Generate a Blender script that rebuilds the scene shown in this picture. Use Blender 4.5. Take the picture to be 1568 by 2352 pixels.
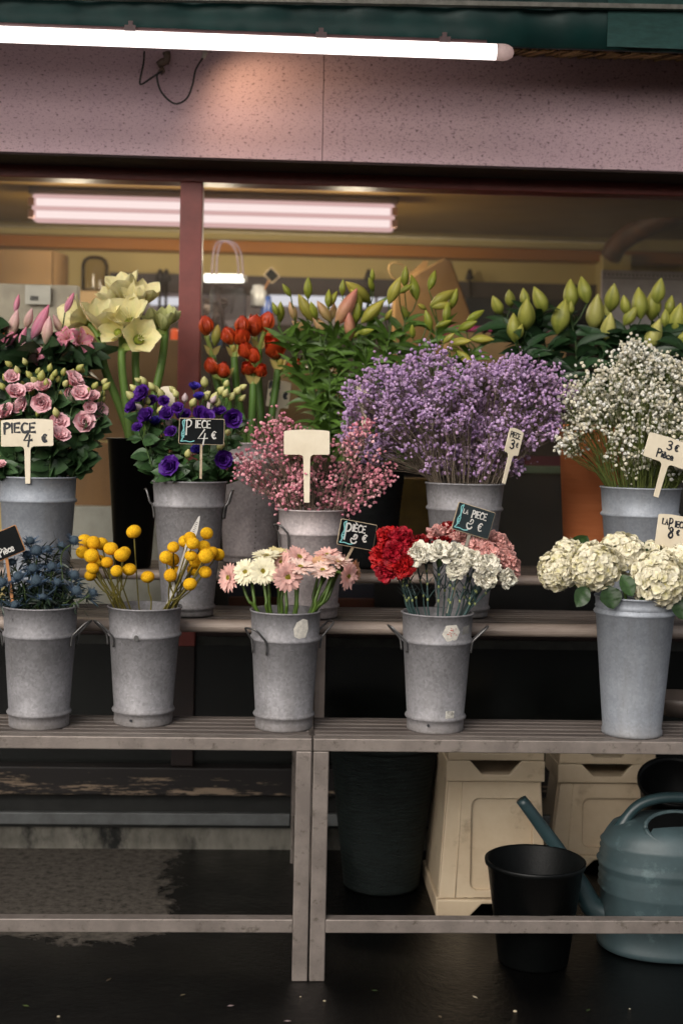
EXPO=0.2
import bpy, math, random
import numpy as np
from mathutils import Vector, Matrix
random.seed(7); rng = np.random.default_rng(11)
PI = math.pi
for o in list(bpy.data.objects): bpy.data.objects.remove(o)
sc = bpy.context.scene
COL = sc.collection
V = lambda *a: np.array(a, float)
def nrm(v):
    v = np.asarray(v, float); return v / (np.linalg.norm(v) + 1e-12)

# ------------------------------------------------------------------ camera
FPX, DIST = 3100.0, 3.1
YAW, PITCH, ROLL, SHY = math.radians(2.7), math.radians(1.8), 0.0203, -79.0
fwd = V(math.sin(YAW) * math.cos(PITCH), math.cos(YAW) * math.cos(PITCH), -math.sin(PITCH))
rt0 = V(math.cos(YAW), -math.sin(YAW), 0); up0 = np.cross(rt0, fwd)
RT = math.cos(ROLL) * rt0 + math.sin(ROLL) * up0
UP = math.cos(ROLL) * up0 - math.sin(ROLL) * rt0
def ray(px, py):
    return fwd + RT * ((px - 784) / FPX) + UP * ((1176 + SHY - py) / FPX)
_r = ray(728, 2255); CAMH = -_r[2] * DIST / _r[1]
CP = V(0, -DIST, CAMH)
def U(px, py, Y):                       # point of the upright plane at depth Y seen at a photo position
    r = ray(px, py); return CP + r * ((Y + DIST) / r[1])
def UZ(px, py, z):                      # point of the level plane at height z
    r = ray(px, py); return CP + r * ((z - CAMH) / r[2])
def S(px, Y): return px * (Y + DIST) / FPX
cam = bpy.data.cameras.new('camera'); camo = bpy.data.objects.new('camera', cam); COL.objects.link(camo)
m = Matrix(((RT[0], UP[0], -fwd[0], CP[0]), (RT[1], UP[1], -fwd[1], CP[1]), (RT[2], UP[2], -fwd[2], CP[2]), (0, 0, 0, 1)))
camo.matrix_world = m
cam.sensor_fit = 'VERTICAL'; cam.sensor_height = 36; cam.sensor_width = 24
cam.lens = 36 * FPX / 2352; cam.shift_y = SHY / 2352
cam.clip_start = .05; cam.clip_end = 2000
cam.dof.use_dof = True; cam.dof.focus_distance = 3.25; cam.dof.aperture_fstop = 2.2
sc.camera = camo

# ------------------------------------------------------------------ mesh building
class MB:
    def __init__(s): s.v = []; s.f = []; s.c = []; s.n = 0
    def add(s, v, f, col=None):
        v = np.asarray(v, float).reshape(-1, 3)
        n = s.n
        if isinstance(f, np.ndarray): s.f.extend((f + n).tolist())
        else: s.f.extend([[i + n for i in q] for q in f])
        s.v.append(v); s.n += len(v)
        if col is None: col = (.5, .5, .5)
        col = np.asarray(col, float)
        s.c.append(np.tile(col[:3], (len(v), 1)) if col.ndim == 1 else col)
        return s
    def merge(s, o, loc=(0, 0, 0), R=None, sc=1.0):
        if not o.n: return s
        v = np.concatenate(o.v) * sc
        if R is not None: v = v @ np.asarray(R).T
        v = v + np.asarray(loc)
        n = s.n; s.f.extend([[i + n for i in q] for q in o.f]); s.v.append(v); s.c.append(np.concatenate(o.c)); s.n += len(v)
        return s
    def box(s, a, b, col=None):
        x0, y0, z0 = a; x1, y1, z1 = b
        s.add([(x0,y0,z0),(x1,y0,z0),(x1,y1,z0),(x0,y1,z0),(x0,y0,z1),(x1,y0,z1),(x1,y1,z1),(x0,y1,z1)],
              [(0,3,2,1),(4,5,6,7),(0,1,5,4),(1,2,6,5),(2,3,7,6),(3,0,4,7)], col); return s
    def hexa(s, p, col=None):            # 8 points: bottom 4, top 4
        s.add(p, [(0,3,2,1),(4,5,6,7),(0,1,5,4),(1,2,6,5),(2,3,7,6),(3,0,4,7)], col); return s
    def tube(s, pts, rad, n=8, col=None, caps=True):
        P = np.asarray(pts, float); k = len(P)
        R = np.full(k, rad, float) if np.isscalar(rad) else np.asarray(rad, float)
        T = np.gradient(P, axis=0); T /= (np.linalg.norm(T, axis=1, keepdims=True) + 1e-12)
        a = V(0, 0, 1) if abs(T[0][2]) < .9 else V(1, 0, 0)
        u = nrm(np.cross(T[0], a)); us = []
        for i in range(k):
            u = nrm(u - T[i] * np.dot(u, T[i])); us.append(u)
        us = np.array(us); ws = np.cross(T, us)
        ang = np.arange(n) * 2 * PI / n
        vv = P[:, None, :] + R[:, None, None] * (np.cos(ang)[None, :, None] * us[:, None, :] + np.sin(ang)[None, :, None] * ws[:, None, :])
        f = [(i*n+j, i*n+(j+1) % n, (i+1)*n+(j+1) % n, (i+1)*n+j) for i in range(k-1) for j in range(n)]
        if caps and n > 2: f += [tuple(range(n))[::-1], tuple((k-1)*n+j for j in range(n))]
        if col is not None:
            col = np.asarray(col, float)
            if col.ndim == 2: col = np.repeat(col, n, axis=0)
        s.add(vv.reshape(-1, 3), f, col); return s
    def lathe(s, prof, n=48, loc=(0, 0, 0), col=None, wob=0):
        k = len(prof); ang = np.arange(n) * 2 * PI / n; vv = []
        for r, z in prof:
            rr = r * (1 + wob * np.cos(2 * ang + 1))
            vv.append(np.stack([rr*np.cos(ang), rr*np.sin(ang), np.full(n, z)], 1))
        f = [(i*n+j, i*n+(j+1) % n, (i+1)*n+(j+1) % n, (i+1)*n+j) for i in range(k-1) for j in range(n)]
        s.add(np.concatenate(vv) + np.asarray(loc), f, col); return s
    def prism(s, poly, O, ex, ey, d0, d1, col=None):   # polygon in the plane (O,ex,ey), from d0 to d1 along the normal
        poly = np.asarray(poly, float); n = len(poly); nn = np.cross(ex, ey)
        b = O + poly[:, :1]*ex + poly[:, 1:]*ey
        s.add(np.concatenate([b + nn*d0, b + nn*d1]), [tuple(range(n))[::-1], tuple(range(n, 2*n))] + [(i, (i+1) % n, n+(i+1) % n, n+i) for i in range(n)], col); return s
ORG = {}
def tag(o, label, cat, group=None, kind=None):
    if label: o['label'] = label
    if cat: o['category'] = cat
    if group: o['group'] = group
    if kind: o['kind'] = kind
    return o
def thing(name, label, cat, loc=(0, 0, 0), group=None, kind=None):
    o = bpy.data.objects.new(name, None); COL.objects.link(o); o.empty_display_size = .02
    o.location = tuple(loc); ORG[o.name] = np.asarray(loc, float)
    return tag(o, label, cat, group, kind)
def build(mb, name, mat, parent=None, smooth=True, label=None, cat=None, group=None, kind=None, loc=None, bevel=0):
    v = np.concatenate(mb.v)
    org = ORG[parent.name] if parent is not None else (np.asarray(loc, float) if loc is not None else np.zeros(3))
    me = bpy.data.meshes.new(name)
    me.from_pydata((v - org).tolist(), [], mb.f)
    c = np.concatenate(mb.c); at = me.color_attributes.new('Col', 'FLOAT_COLOR', 'POINT')
    at.data.foreach_set('color', np.concatenate([c, np.ones((len(c), 1))], 1).astype(np.float32).ravel())
    if smooth: me.polygons.foreach_set('use_smooth', [True]*len(me.polygons))
    me.materials.append(mat)
    o = bpy.data.objects.new(name, me); COL.objects.link(o)
    ORG[o.name] = org.copy()
    if parent is not None: o.parent = parent
    elif loc is not None: o.location = tuple(loc)
    if bevel:
        b = o.modifiers.new('bevel', 'BEVEL'); b.width = bevel; b.segments = 2; b.limit_method = 'ANGLE'; b.harden_normals = False
    if smooth == 'auto':
        me.polygons.foreach_set('use_smooth', [False]*len(me.polygons))
    return tag(o, label, cat, group, kind)
def catmull(p, k=6):
    p = np.asarray(p, float)
    if len(p) < 3: return p
    q = np.concatenate([[2*p[0]-p[1]], p, [2*p[-1]-p[-2]]]); out = []
    for i in range(1, len(q)-2):
        for t in np.arange(k)/k:
            a, b, c, d = q[i-1:i+3]
            out.append(.5*((2*b)+(c-a)*t+(2*a-5*b+4*c-d)*t*t+(3*b-a-3*c+d)*t**3))
    out.append(p[-1]); return np.array(out)
def rotto(d, spin=0.0):                 # matrix whose z axis is d
    z = nrm(d); a = V(0, 0, 1) if abs(z[2]) < .95 else V(0, 1, 0)
    x = nrm(np.cross(a, z)); y = np.cross(z, x); c, s_ = math.cos(spin), math.sin(spin)
    return np.stack([c*x+s_*y, -s_*x+c*y, z], 1)

# ------------------------------------------------------------------ materials
def lin(h):
    h = h.lstrip('#'); o = []
    for i in (0, 2, 4):
        v = int(h[i:i+2], 16)/255; o.append(v/12.92 if v <= .04045 else ((v+.055)/1.055)**2.4)
    return tuple(o)
def nodes(name):
    m = bpy.data.materials.new(name); m.use_nodes = True; nt = m.node_tree; nt.nodes.clear()
    out = nt.nodes.new('ShaderNodeOutputMaterial'); return m, nt, out
def N(nt, t, **k):
    n = nt.nodes.new(t)
    for a, b in k.items():
        if a.startswith('i_'):
            n.inputs[a[2:].replace('_', ' ')].default_value = b
        else: setattr(n, a, b)
    return n
def noise(nt, co, scale, detail=4, rough=.6, sx=(1, 1, 1)):
    mp = N(nt, 'ShaderNodeMapping'); mp.inputs['Scale'].default_value = sx
    nt.links.new(co, mp.inputs[0])
    n = N(nt, 'ShaderNodeTexNoise', i_Scale=scale, i_Detail=detail, i_Roughness=rough)
    nt.links.new(mp.outputs[0], n.inputs['Vector']); return n.outputs[0]
def ramp(nt, fac, stops):
    r = N(nt, 'ShaderNodeValToRGB'); e = r.color_ramp.elements
    while len(e) < len(stops): e.new(.5)
    for el, (p, c) in zip(e, stops): el.position = p; el.color = (*c[:3], 1) if len(c) >= 3 else (c[0],)*3+(1,)
    nt.links.new(fac, r.inputs[0]); return r.outputs[0]
def mix(nt, fac, a, b, mode='MIX'):
    n = N(nt, 'ShaderNodeMix', data_type='RGBA', blend_type=mode)
    for s_, v in ((0, fac), (6, a), (7, b)):
        if hasattr(v, 'is_linked') or hasattr(v, 'links'): nt.links.new(v, n.inputs[s_])
        elif s_ == 0: n.inputs[0].default_value = v
        else: n.inputs[s_].default_value = (*v, 1)
    return n.outputs[2]
def M(name, c1, c2=None, rough=.6, metal=0, scale=20, bump=.1, bscale=80, sx=(1, 1, 1), stain=None, stain_s=5, stain_lo=.55, stain_hi=.7, spec=.5, lo=.35, hi=.65):
    m, nt, out = nodes(name); tc = N(nt, 'ShaderNodeTexCoord').outputs['Object']
    b = N(nt, 'ShaderNodeBsdfPrincipled'); b.inputs['Metallic'].default_value = metal
    b.inputs['Specular IOR Level'].default_value = spec
    c2 = c2 or tuple(x*.8 for x in c1)
    n1 = noise(nt, tc, scale, 6, .65, sx)
    col = ramp(nt, n1, [(lo, c1), (hi, c2)])
    if stain: col = mix(nt, ramp(nt, noise(nt, tc, stain_s, 8, .7, sx), [(stain_lo, (0,)), (stain_hi, (1,))]), col, stain)
    nt.links.new(col, b.inputs['Base Color'])
    rr = N(nt, 'ShaderNodeMapRange'); rr.inputs['To Min'].default_value = max(.02, rough-.1); rr.inputs['To Max'].default_value = min(1, rough+.1)
    nt.links.new(noise(nt, tc, scale*2.3, 5, .6, sx), rr.inputs[0]); nt.links.new(rr.outputs[0], b.inputs['Roughness'])
    if bump:
        bp = N(nt, 'ShaderNodeBump', i_Strength=bump, i_Distance=.004); nt.links.new(noise(nt, tc, bscale, 5, .65, sx), bp.inputs['Height'])
        nt.links.new(bp.outputs[0], b.inputs['Normal'])
    nt.links.new(b.outputs[0], out.inputs[0]); return m
def petal_mat(name, rough=.5, trans=.16, vein=.12, bump=.15, bscale=250, spec=.3):
    m, nt, out = nodes(name); tc = N(nt, 'ShaderNodeTexCoord').outputs['Object']
    at = N(nt, 'ShaderNodeAttribute', attribute_name='Col').outputs['Color']
    k = ramp(nt, noise(nt, tc, 120, 4, .6), [(.3, (1-vein,)*3), (.7, (1,)*3)])
    col = mix(nt, 1.0, at, k, 'MULTIPLY')
    b = N(nt, 'ShaderNodeBsdfPrincipled'); b.inputs['Roughness'].default_value = rough; b.inputs['Specular IOR Level'].default_value = spec
    nt.links.new(col, b.inputs['Base Color'])
    bp = N(nt, 'ShaderNodeBump', i_Strength=bump, i_Distance=.001); nt.links.new(noise(nt, tc, bscale, 3, .6), bp.inputs['Height']); nt.links.new(bp.outputs[0], b.inputs['Normal'])
    t = N(nt, 'ShaderNodeBsdfTranslucent'); nt.links.new(col, t.inputs[0])
    mx = N(nt, 'ShaderNodeMixShader'); mx.inputs[0].default_value = trans
    nt.links.new(b.outputs[0], mx.inputs[1]); nt.links.new(t.outputs[0], mx.inputs[2]); nt.links.new(mx.outputs[0], out.inputs[0]); return m
def emit(name, c, s):
    m, nt, out = nodes(name); e = N(nt, 'ShaderNodeEmission'); e.inputs[0].default_value = (*c, 1); e.inputs[1].default_value = s
    nt.links.new(e.outputs[0], out.inputs[0]); return m
def glass_mat(name, tint=(.93, .94, .92), ior=1.2, rough=.03, dust_haze=0):
    m, nt, out = nodes(name); t = N(nt, 'ShaderNodeBsdfTransparent'); t.inputs[0].default_value = (*tint, 1)
    g = N(nt, 'ShaderNodeBsdfGlossy'); g.inputs['Roughness'].default_value = rough
    f = N(nt, 'ShaderNodeFresnel', i_IOR=ior); mx = N(nt, 'ShaderNodeMixShader')
    nt.links.new(f.outputs[0], mx.inputs[0]); nt.links.new(t.outputs[0], mx.inputs[1]); nt.links.new(g.outputs[0], mx.inputs[2])
    res = mx.outputs[0]
    if dust_haze:
        tc = N(nt, 'ShaderNodeTexCoord').outputs['Object']; df = N(nt, 'ShaderNodeBsdfDiffuse'); df.inputs[0].default_value = (.72, .6, .42, 1)  # thin dust film; haze warmed by the lit interior is put into its colour
        m2 = N(nt, 'ShaderNodeMixShader'); k = ramp(nt, noise(nt, tc, 3, 7, .7), [(.3, (dust_haze*.6,)*3), (.75, (dust_haze*1.5,)*3)])
        nt.links.new(k, m2.inputs[0]); nt.links.new(res, m2.inputs[1]); nt.links.new(df.outputs[0], m2.inputs[2]); res = m2.outputs[0]
    nt.links.new(res, out.inputs[0]); return m

def zinc_mat(name, c1, c2, rough=.48, metal=.75, spangle=.12):
    m, nt, out = nodes(name); tc = N(nt, 'ShaderNodeTexCoord').outputs['Object']
    oi = N(nt, 'ShaderNodeObjectInfo'); ad = N(nt, 'ShaderNodeVectorMath', operation='ADD'); nt.links.new(tc, ad.inputs[0]); nt.links.new(oi.outputs['Location'], ad.inputs[1]); co = ad.outputs[0]
    col = ramp(nt, noise(nt, co, 14, 7, .72), [(.32, c1), (.68, c2)])
    vo = N(nt, 'ShaderNodeTexVoronoi', i_Scale=170.0); nt.links.new(co, vo.inputs['Vector'])
    bw_ = N(nt, 'ShaderNodeRGBToBW'); nt.links.new(vo.outputs['Color'], bw_.inputs[0]); col = mix(nt, spangle*1.6, col, bw_.outputs[0], 'OVERLAY')
    drip = ramp(nt, noise(nt, co, 22, 6, .7, (1, 1, .12)), [(.5, (0,)*3), (.8, (.35,)*3)])
    col = mix(nt, drip, col, lin('6d675f'))
    sp = N(nt, 'ShaderNodeSeparateXYZ'); nt.links.new(tc, sp.inputs[0])      # water-line dirt round the foot
    lo = N(nt, 'ShaderNodeMapRange'); lo.inputs['From Min'].default_value = .0; lo.inputs['From Max'].default_value = .045; lo.inputs['To Min'].default_value = .5; lo.inputs['To Max'].default_value = 0
    nt.links.new(sp.outputs[2], lo.inputs[0])
    ml = N(nt, 'ShaderNodeMath', operation='MULTIPLY'); nt.links.new(lo.outputs[0], ml.inputs[0]); nt.links.new(noise(nt, co, 30, 5, .7), ml.inputs[1])
    col = mix(nt, ml.outputs[0], col, lin('857562'))
    b = N(nt, 'ShaderNodeBsdfPrincipled'); b.inputs['Metallic'].default_value = metal
    nt.links.new(col, b.inputs['Base Color'])
    rr = N(nt, 'ShaderNodeMapRange'); rr.inputs['To Min'].default_value = rough-.12; rr.inputs['To Max'].default_value = rough+.16
    nt.links.new(noise(nt, co, 35, 6, .7), rr.inputs[0]); nt.links.new(rr.outputs[0], b.inputs['Roughness'])
    bp = N(nt, 'ShaderNodeBump', i_Strength=.12, i_Distance=.003); nt.links.new(noise(nt, co, 40, 5, .6), bp.inputs['Height']); nt.links.new(bp.outputs[0], b.inputs['Normal'])
    nt.links.new(b.outputs[0], out.inputs[0]); return m
ZINC = zinc_mat('zinc', lin('7d7b7d'), lin('979598'), .62, .35)
ZINC2 = zinc_mat('smooth_zinc', lin('8b9098'), lin('9ea3ab'), .58, .35, .07)
ZINC3 = zinc_mat('dull_zinc', lin('a39a9a'), lin('bdb2b2'), .6, .35)
WIRE = M('wire', lin('7d7c7c'), lin('5c5a58'), .45, .8, 30)
PETAL = petal_mat('petal'); LEAF = petal_mat('leaf', .42, .18, .35, .3, 120, .45); FUZZ = petal_mat('fuzz', .8, .15, .2, .5, 900, .1)
WAXY = petal_mat('bud', .45, .12, .12, .2, 150, .4)
BLACKP = M('black_plastic', lin('090a0b'), lin('060707'), .45, 0, 40, .08, 200, spec=.18)
STEEL = M('bench_steel', lin('8d837c'), lin('776e68'), .5, .35, 16, .12, 160, (1, 1, 1), lin('51493f'), 38, .57, .70)
SLAT = M('shelf_slat', lin('6a615b'), lin('4a423e'), .6, 0, 8, .35, 60, (.25, 4, 4), lin('2c2624'), 6, .52, .7)
TEAL = M('teal_paint', lin('0d3b38'), lin('0a302e'), .5, 0, 6, .05, 100)
FRAMEC = M('oxblood_paint', lin('86413a'), lin('783832'), .45, 0, 14, .06, 150)
def stucco():
    m, nt, out = nodes('mauve_stucco'); tc = N(nt, 'ShaderNodeTexCoord').outputs['Object']
    base = ramp(nt, noise(nt, tc, 3, 5, .6), [(.3, lin('c2a4ae')), (.7, lin('ccaeb4'))])
    sp = ramp(nt, noise(nt, tc, 95, 3.5, .65, (1, 1, 1.7)), [(.575, (0,)*3), (.67, (.8,)*3)])
    sp2 = ramp(nt, noise(nt, tc, 240, 2, .5, (1, 1, 1.5)), [(.58, (0,)*3), (.70, (.5,)*3)])
    col = mix(nt, sp, base, lin('4a3532')); col = mix(nt, sp2, col, lin('5c4644'))
    b = N(nt, 'ShaderNodeBsdfPrincipled'); b.inputs['Roughness'].default_value = .8
    nt.links.new(col, b.inputs['Base Color'])
    bp = N(nt, 'ShaderNodeBump', i_Strength=.4, i_Distance=.004, invert=True); nt.links.new(sp, bp.inputs['Height']); nt.links.new(bp.outputs[0], b.inputs['Normal'])
    nt.links.new(b.outputs[0], out.inputs[0]); return m
STUCCO = stucco()
PAPER = M('cream_plastic', lin('e2d6bf'), lin('d3c6ad'), .5, 0, 10, .05, 150, (1, 1, 1), lin('9a8a74'), 30, .66, .78)
SLATE = M('chalkboard', lin('090b0c'), lin('101315'), .75, 0, 18, .05, 120, spec=.12)
SLATE2 = M('grey_chalkboard', lin('232b2e'), lin('2b3437'), .75, 0, 18, .05, 120, spec=.15)
CHALK = M('chalk_pen', lin('cfcdc8'), lin('b5b2ad'), .8, 0, 60, 0)
CHALKC = M('turquoise_chalk', lin('86c4c4'), lin('6fb0b2'), .8, 0, 60, 0)
INK = M('marker_ink', lin('14161c'), lin('1b1e26'), .5, 0, 60, 0)
WOODF = M('beech_edge', lin('b9814f'), lin('9c6a3f'), .6, 0, 10, .1, 90, (1, 1, .2))
BEIGEF = M('pale_edge', lin('b8a78c'), lin('8d7d66'), .6, 0, 40, .1, 90)
CARD = M('cardboard', lin('957650'), lin('846845'), .8, 0, 8, .1, 90)
KRAFT = M('kraft_paper', lin('9c7a4a'), lin('8a6a3e'), .75, 0, 7, .25, 30)
# ------------------------------------------------------------------ the setting
Z1 = U(784, 1697, 0)[2]; T2Y, T3Y = .235, .56
Z2 = U(784, 1430, T2Y)[2]; Z3 = U(820, 1318, T3Y)[2]
WY = UZ(200, 1948, 0)[1]               # wall base
print('CAMH', CAMH, 'Z1', Z1, 'Z2', Z2, 'Z3', Z3, 'WY', WY)
XL, XR = -1.75, 1.9
def wet_ground():
    m, nt, out = nodes('asphalt'); tc = N(nt, 'ShaderNodeTexCoord').outputs['Object']
    sp = N(nt, 'ShaderNodeSeparateXYZ'); nt.links.new(tc, sp.inputs[0])
    def mth(op, a, b_):
        n = N(nt, 'ShaderNodeMath', operation=op)
        for i, v in enumerate((a, b_)):
            if isinstance(v, (int, float)): n.inputs[i].default_value = v
            else: nt.links.new(v, n.inputs[i])
        return n.outputs[0]
    nz = noise(nt, tc, 3.2, 8, .68); nz2 = noise(nt, tc, 14, 6, .7)
    p = UZ(395, 2040, 0); q = UZ(150, 2160, 0)
    # the dry patch lies under the near bench, close to the shop wall
    ex = mth('ADD', mth('ADD', mth('MULTIPLY', nz, .5), -.25), mth('ADD', mth('MULTIPLY', nz2, .2), -.1))
    d1 = mth('SUBTRACT', p[0], mth('ADD', sp.outputs[0], ex))
    d2 = mth('SUBTRACT', mth('ADD', sp.outputs[1], ex), q[1])
    d = mth('MINIMUM', d1, d2)
    dry = ramp(nt, d, [(.0, (0,)*3), (.03, (1,)*3)])
    cd = ramp(nt, noise(nt, tc, 45, 8, .75), [(.36, lin('2c2925')), (.5, lin('57514a')), (.64, lin('686159'))])
    cw = ramp(nt, noise(nt, tc, 60, 8, .7), [(.4, lin('030303')), (.75, lin('090909'))])
    b = N(nt, 'ShaderNodeBsdfPrincipled'); b.inputs['Specular IOR Level'].default_value = .3; nt.links.new(mix(nt, dry, cw, cd), b.inputs['Base Color'])
    wr = ramp(nt, noise(nt, tc, 4, 6, .65), [(.42, (.07,)*3), (.66, (.24,)*3)])
    nt.links.new(mix(nt, dry, wr, (.85, .85, .85)), b.inputs['Roughness'])
    bp = N(nt, 'ShaderNodeBump', i_Strength=.6, i_Distance=.006); nt.links.new(noise(nt, tc, 50, 7, .75), bp.inputs['Height']); nt.links.new(bp.outputs[0], b.inputs['Normal'])
    nt.links.new(b.outputs[0], out.inputs[0]); return m
g = MB(); E = 400
g.add([(-E, -E, 0), (E, -E, 0), (E, WY+4, 0), (-E, WY+4, 0)], [(0, 1, 2, 3)])
build(g, 'ground', wet_ground(), smooth=False, kind='structure', label='wet dark asphalt with a dry grey patch under the benches', cat='ground')
rr = MB()                               # litter on the wet ground
for px, py in ((1445, 2318), (745, 2300), (135, 2336), (560, 2130), (690, 2290), (1182, 2324)):
    c = UZ(px, py, 0); s_ = rng.uniform(.002, .005)
    rr.lathe([(.0, 0), (s_, .0005), (s_*.8, s_*.6), (0, s_*.9)], 7, c)
bdg = MB()  # unseen row added behind the camera to block low sky light
for i in range(9): bdg.box((-16+i*3.6, -13, 0), (-16+i*3.6+3.5, -10-.1*(i % 3), 2.5+.4*((i*7) % 3)))
build(bdg, 'building', M('sky_block_facade', lin('6d6660'), lin('5a544f'), .9, 0, .6), None, False, kind='structure', label='unseen row of plain facades added across the way to block low sky', cat='building')
build(rr, 'debris', M('debris', lin('b8a88c'), None, .8), kind='stuff', label='pale crumbs of litter on the wet asphalt', cat='debris')

fall = MB()                             # petals and leaf scraps dropped on the wet ground
for px, py, h_ in ((530, 2310, 'b8a0a0'), (860, 2275, '40522c'), (1090, 2290, 'c9bca0'), (1350, 2320, '3c4c2a'), (250, 2250, '4a4030'), (420, 2285, '8a7a5a'), (1010, 2335, '6a5a40'), (60, 2310, '5a6a34'), (660, 2345, 'c8b0b0')):
    c = UZ(px, py, .003); a = rng.uniform(0, 6); q = V(math.cos(a), math.sin(a), rng.uniform(-.1, .25)); fall.add([c-q*.009, c+V(-q[1], q[0], .15)*.004, c+q*.009, c-V(-q[1], q[0], -.1)*.004], [(0, 1, 2, 3)], lin(h_))
build(fall, 'litter', LEAF, kind='stuff', label='dropped petals and leaf scraps on the wet asphalt', cat='litter')
# ------------------------------------------------------------------ shop front
PY = WY - .19                            # front face of the stucco fascia
zf0 = U(784, 371, PY)[2]; zf1 = U(784, 100, PY)[2] + .10
fa = thing('fascia', 'speckled mauve stucco fascia panel above the shop window', 'fascia', (0, PY, zf0))
xs = U(742, 250, PY)[0]
mb = MB(); mb.box((XL-.6, PY, zf0), (xs-.001, WY-.003, zf1)); build(mb, 'panel', STUCCO, fa, False)
mb = MB(); mb.box((xs+.001, PY+.0015, zf0+.0008), (XR+.6, WY-.003, zf1)); build(mb, 'panel', STUCCO, fa, False)
mb = MB(); mb.box((XL-.6, PY+.004, zf0-.006), (XR+.6, WY-.032, zf0-.001)); build(mb, 'soffit', M('shadow_soffit', lin('2a1815'), None, .8), fa, False)  # dark board laid under the fascia in place of its shadow
sf = thing('shopfront', 'dark red framed shop window with wide glass panes over dark lower panels', 'shop front', (0, WY, 0))
zh0 = U(784, 432, WY)[2]; zh1 = zf0 + .12
zt = U(784, 1440, WY)[2]; zsill = U(200, 1752, WY)[2]; zs0 = U(200, 1816, WY)[2]
a = U(413, 640, WY)[0]; b_ = U(464, 640, WY)[0]
mb = MB(); mb.box((XL-.6, WY-.03, zh0), (XR+.6, WY+.05, zh1)); build(mb, 'head_frame', FRAMEC, sf, False, bevel=.003)
mb = MB(); mb.box((a, WY-.035, zt-.06), (b_, WY+.045, zh0-.0015)); build(mb, 'mullion', FRAMEC, sf, False, bevel=.003)
mb = MB(); mb.box((a, WY-.034, zsill), (b_, WY+.044, zt-.061)); build(mb, 'mullion', M('shaded_frame', lin('241613'), lin('1a100e'), .6), sf, False, bevel=.003, label='foot of the window post, its colour darkened for shade')  # frame colour darkened here to stand in for shade behind the steps
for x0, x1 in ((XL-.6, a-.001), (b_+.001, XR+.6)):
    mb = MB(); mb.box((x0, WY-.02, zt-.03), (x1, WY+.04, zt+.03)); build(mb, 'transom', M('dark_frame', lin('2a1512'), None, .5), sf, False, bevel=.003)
    mb = MB(); mb.add([(x0, WY+.005, zt+.03), (x1, WY+.005, zt+.03), (x1, WY+.005, zh0), (x0, WY+.005, zh0)], [(0, 1, 2, 3)]); build(mb, 'glass_pane', bpy.data.materials.get('window_glass') or glass_mat('window_glass', dust_haze=.032), sf, False)
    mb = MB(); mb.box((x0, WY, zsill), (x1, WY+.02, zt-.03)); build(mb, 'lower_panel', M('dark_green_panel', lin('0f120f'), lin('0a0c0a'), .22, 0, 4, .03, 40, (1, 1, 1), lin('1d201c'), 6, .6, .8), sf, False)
    mb = MB(); mb.box((x0, WY-.012, zt-.06), (x1, WY-.001, zt-.031)); build(mb, 'gasket', M('worn_gasket', lin('33342f'), lin('1b1b18'), .7, 0, 20, .3), sf, False)
def peel():
    m, nt, out = nodes('peeling_black_paint'); tc = N(nt, 'ShaderNodeTexCoord').outputs['Object']
    sp = N(nt, 'ShaderNodeSeparateXYZ'); nt.links.new(tc, sp.inputs[0])
    n1 = noise(nt, tc, 14, 8, .72, (.35, 1, 3))
    mr = N(nt, 'ShaderNodeMapRange'); mr.inputs['From Min'].default_value = zs0; mr.inputs['From Max'].default_value = zsill; mr.inputs['To Min'].default_value = .13; mr.inputs['To Max'].default_value = -.03
    nt.links.new(sp.outputs[2], mr.inputs[0])
    ad = N(nt, 'ShaderNodeMath', operation='ADD'); nt.links.new(n1, ad.inputs[0]); nt.links.new(mr.outputs[0], ad.inputs[1])
    k = ramp(nt, ad.outputs[0], [(.59, (0,)*3), (.63, (1,)*3)])
    b = N(nt, 'ShaderNodeBsdfPrincipled'); nt.links.new(mix(nt, k, lin('191413'), lin('8f7c68')), b.inputs['Base Color']); b.inputs['Roughness'].default_value = .55
    bp = N(nt, 'ShaderNodeBump', i_Strength=.5, i_Distance=.003, invert=True); nt.links.new(k, bp.inputs['Height']); nt.links.new(bp.outputs[0], b.inputs['Normal'])
    nt.links.new(b.outputs[0], out.inputs[0]); return m
mb = MB(); mb.box((XL-.6, WY-.05, zs0), (XR+.6, WY+.05, zsill-.001)); o = build(mb, 'sill_board', peel(), sf, False, bevel=.004, label='black sill board with flaking paint')
zp = U(200, 1897, WY)[2]
mb = MB(); mb.box((XL-.6, WY-.012, zp), (XR+.6, WY+.06, zs0-.001)); build(mb, 'kick_board', M('kick_board', lin('20211f'), lin('151614'), .7, 0, 9, .2, 60, (1, 1, 1), lin('4a4b47'), 8, .62, .75), sf, False)
mb = MB(); mb.box((XL-.6, WY-.005, 0), (XR+.6, WY+.06, zp-.001)); build(mb, 'plinth', M('limewashed_plinth', lin('8e8a80'), lin('5d5a52'), .85, 0, 9, .5, 50, (1, 1, .5), lin('1d1e1c'), 5, .5, .62), sf, False)
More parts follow.
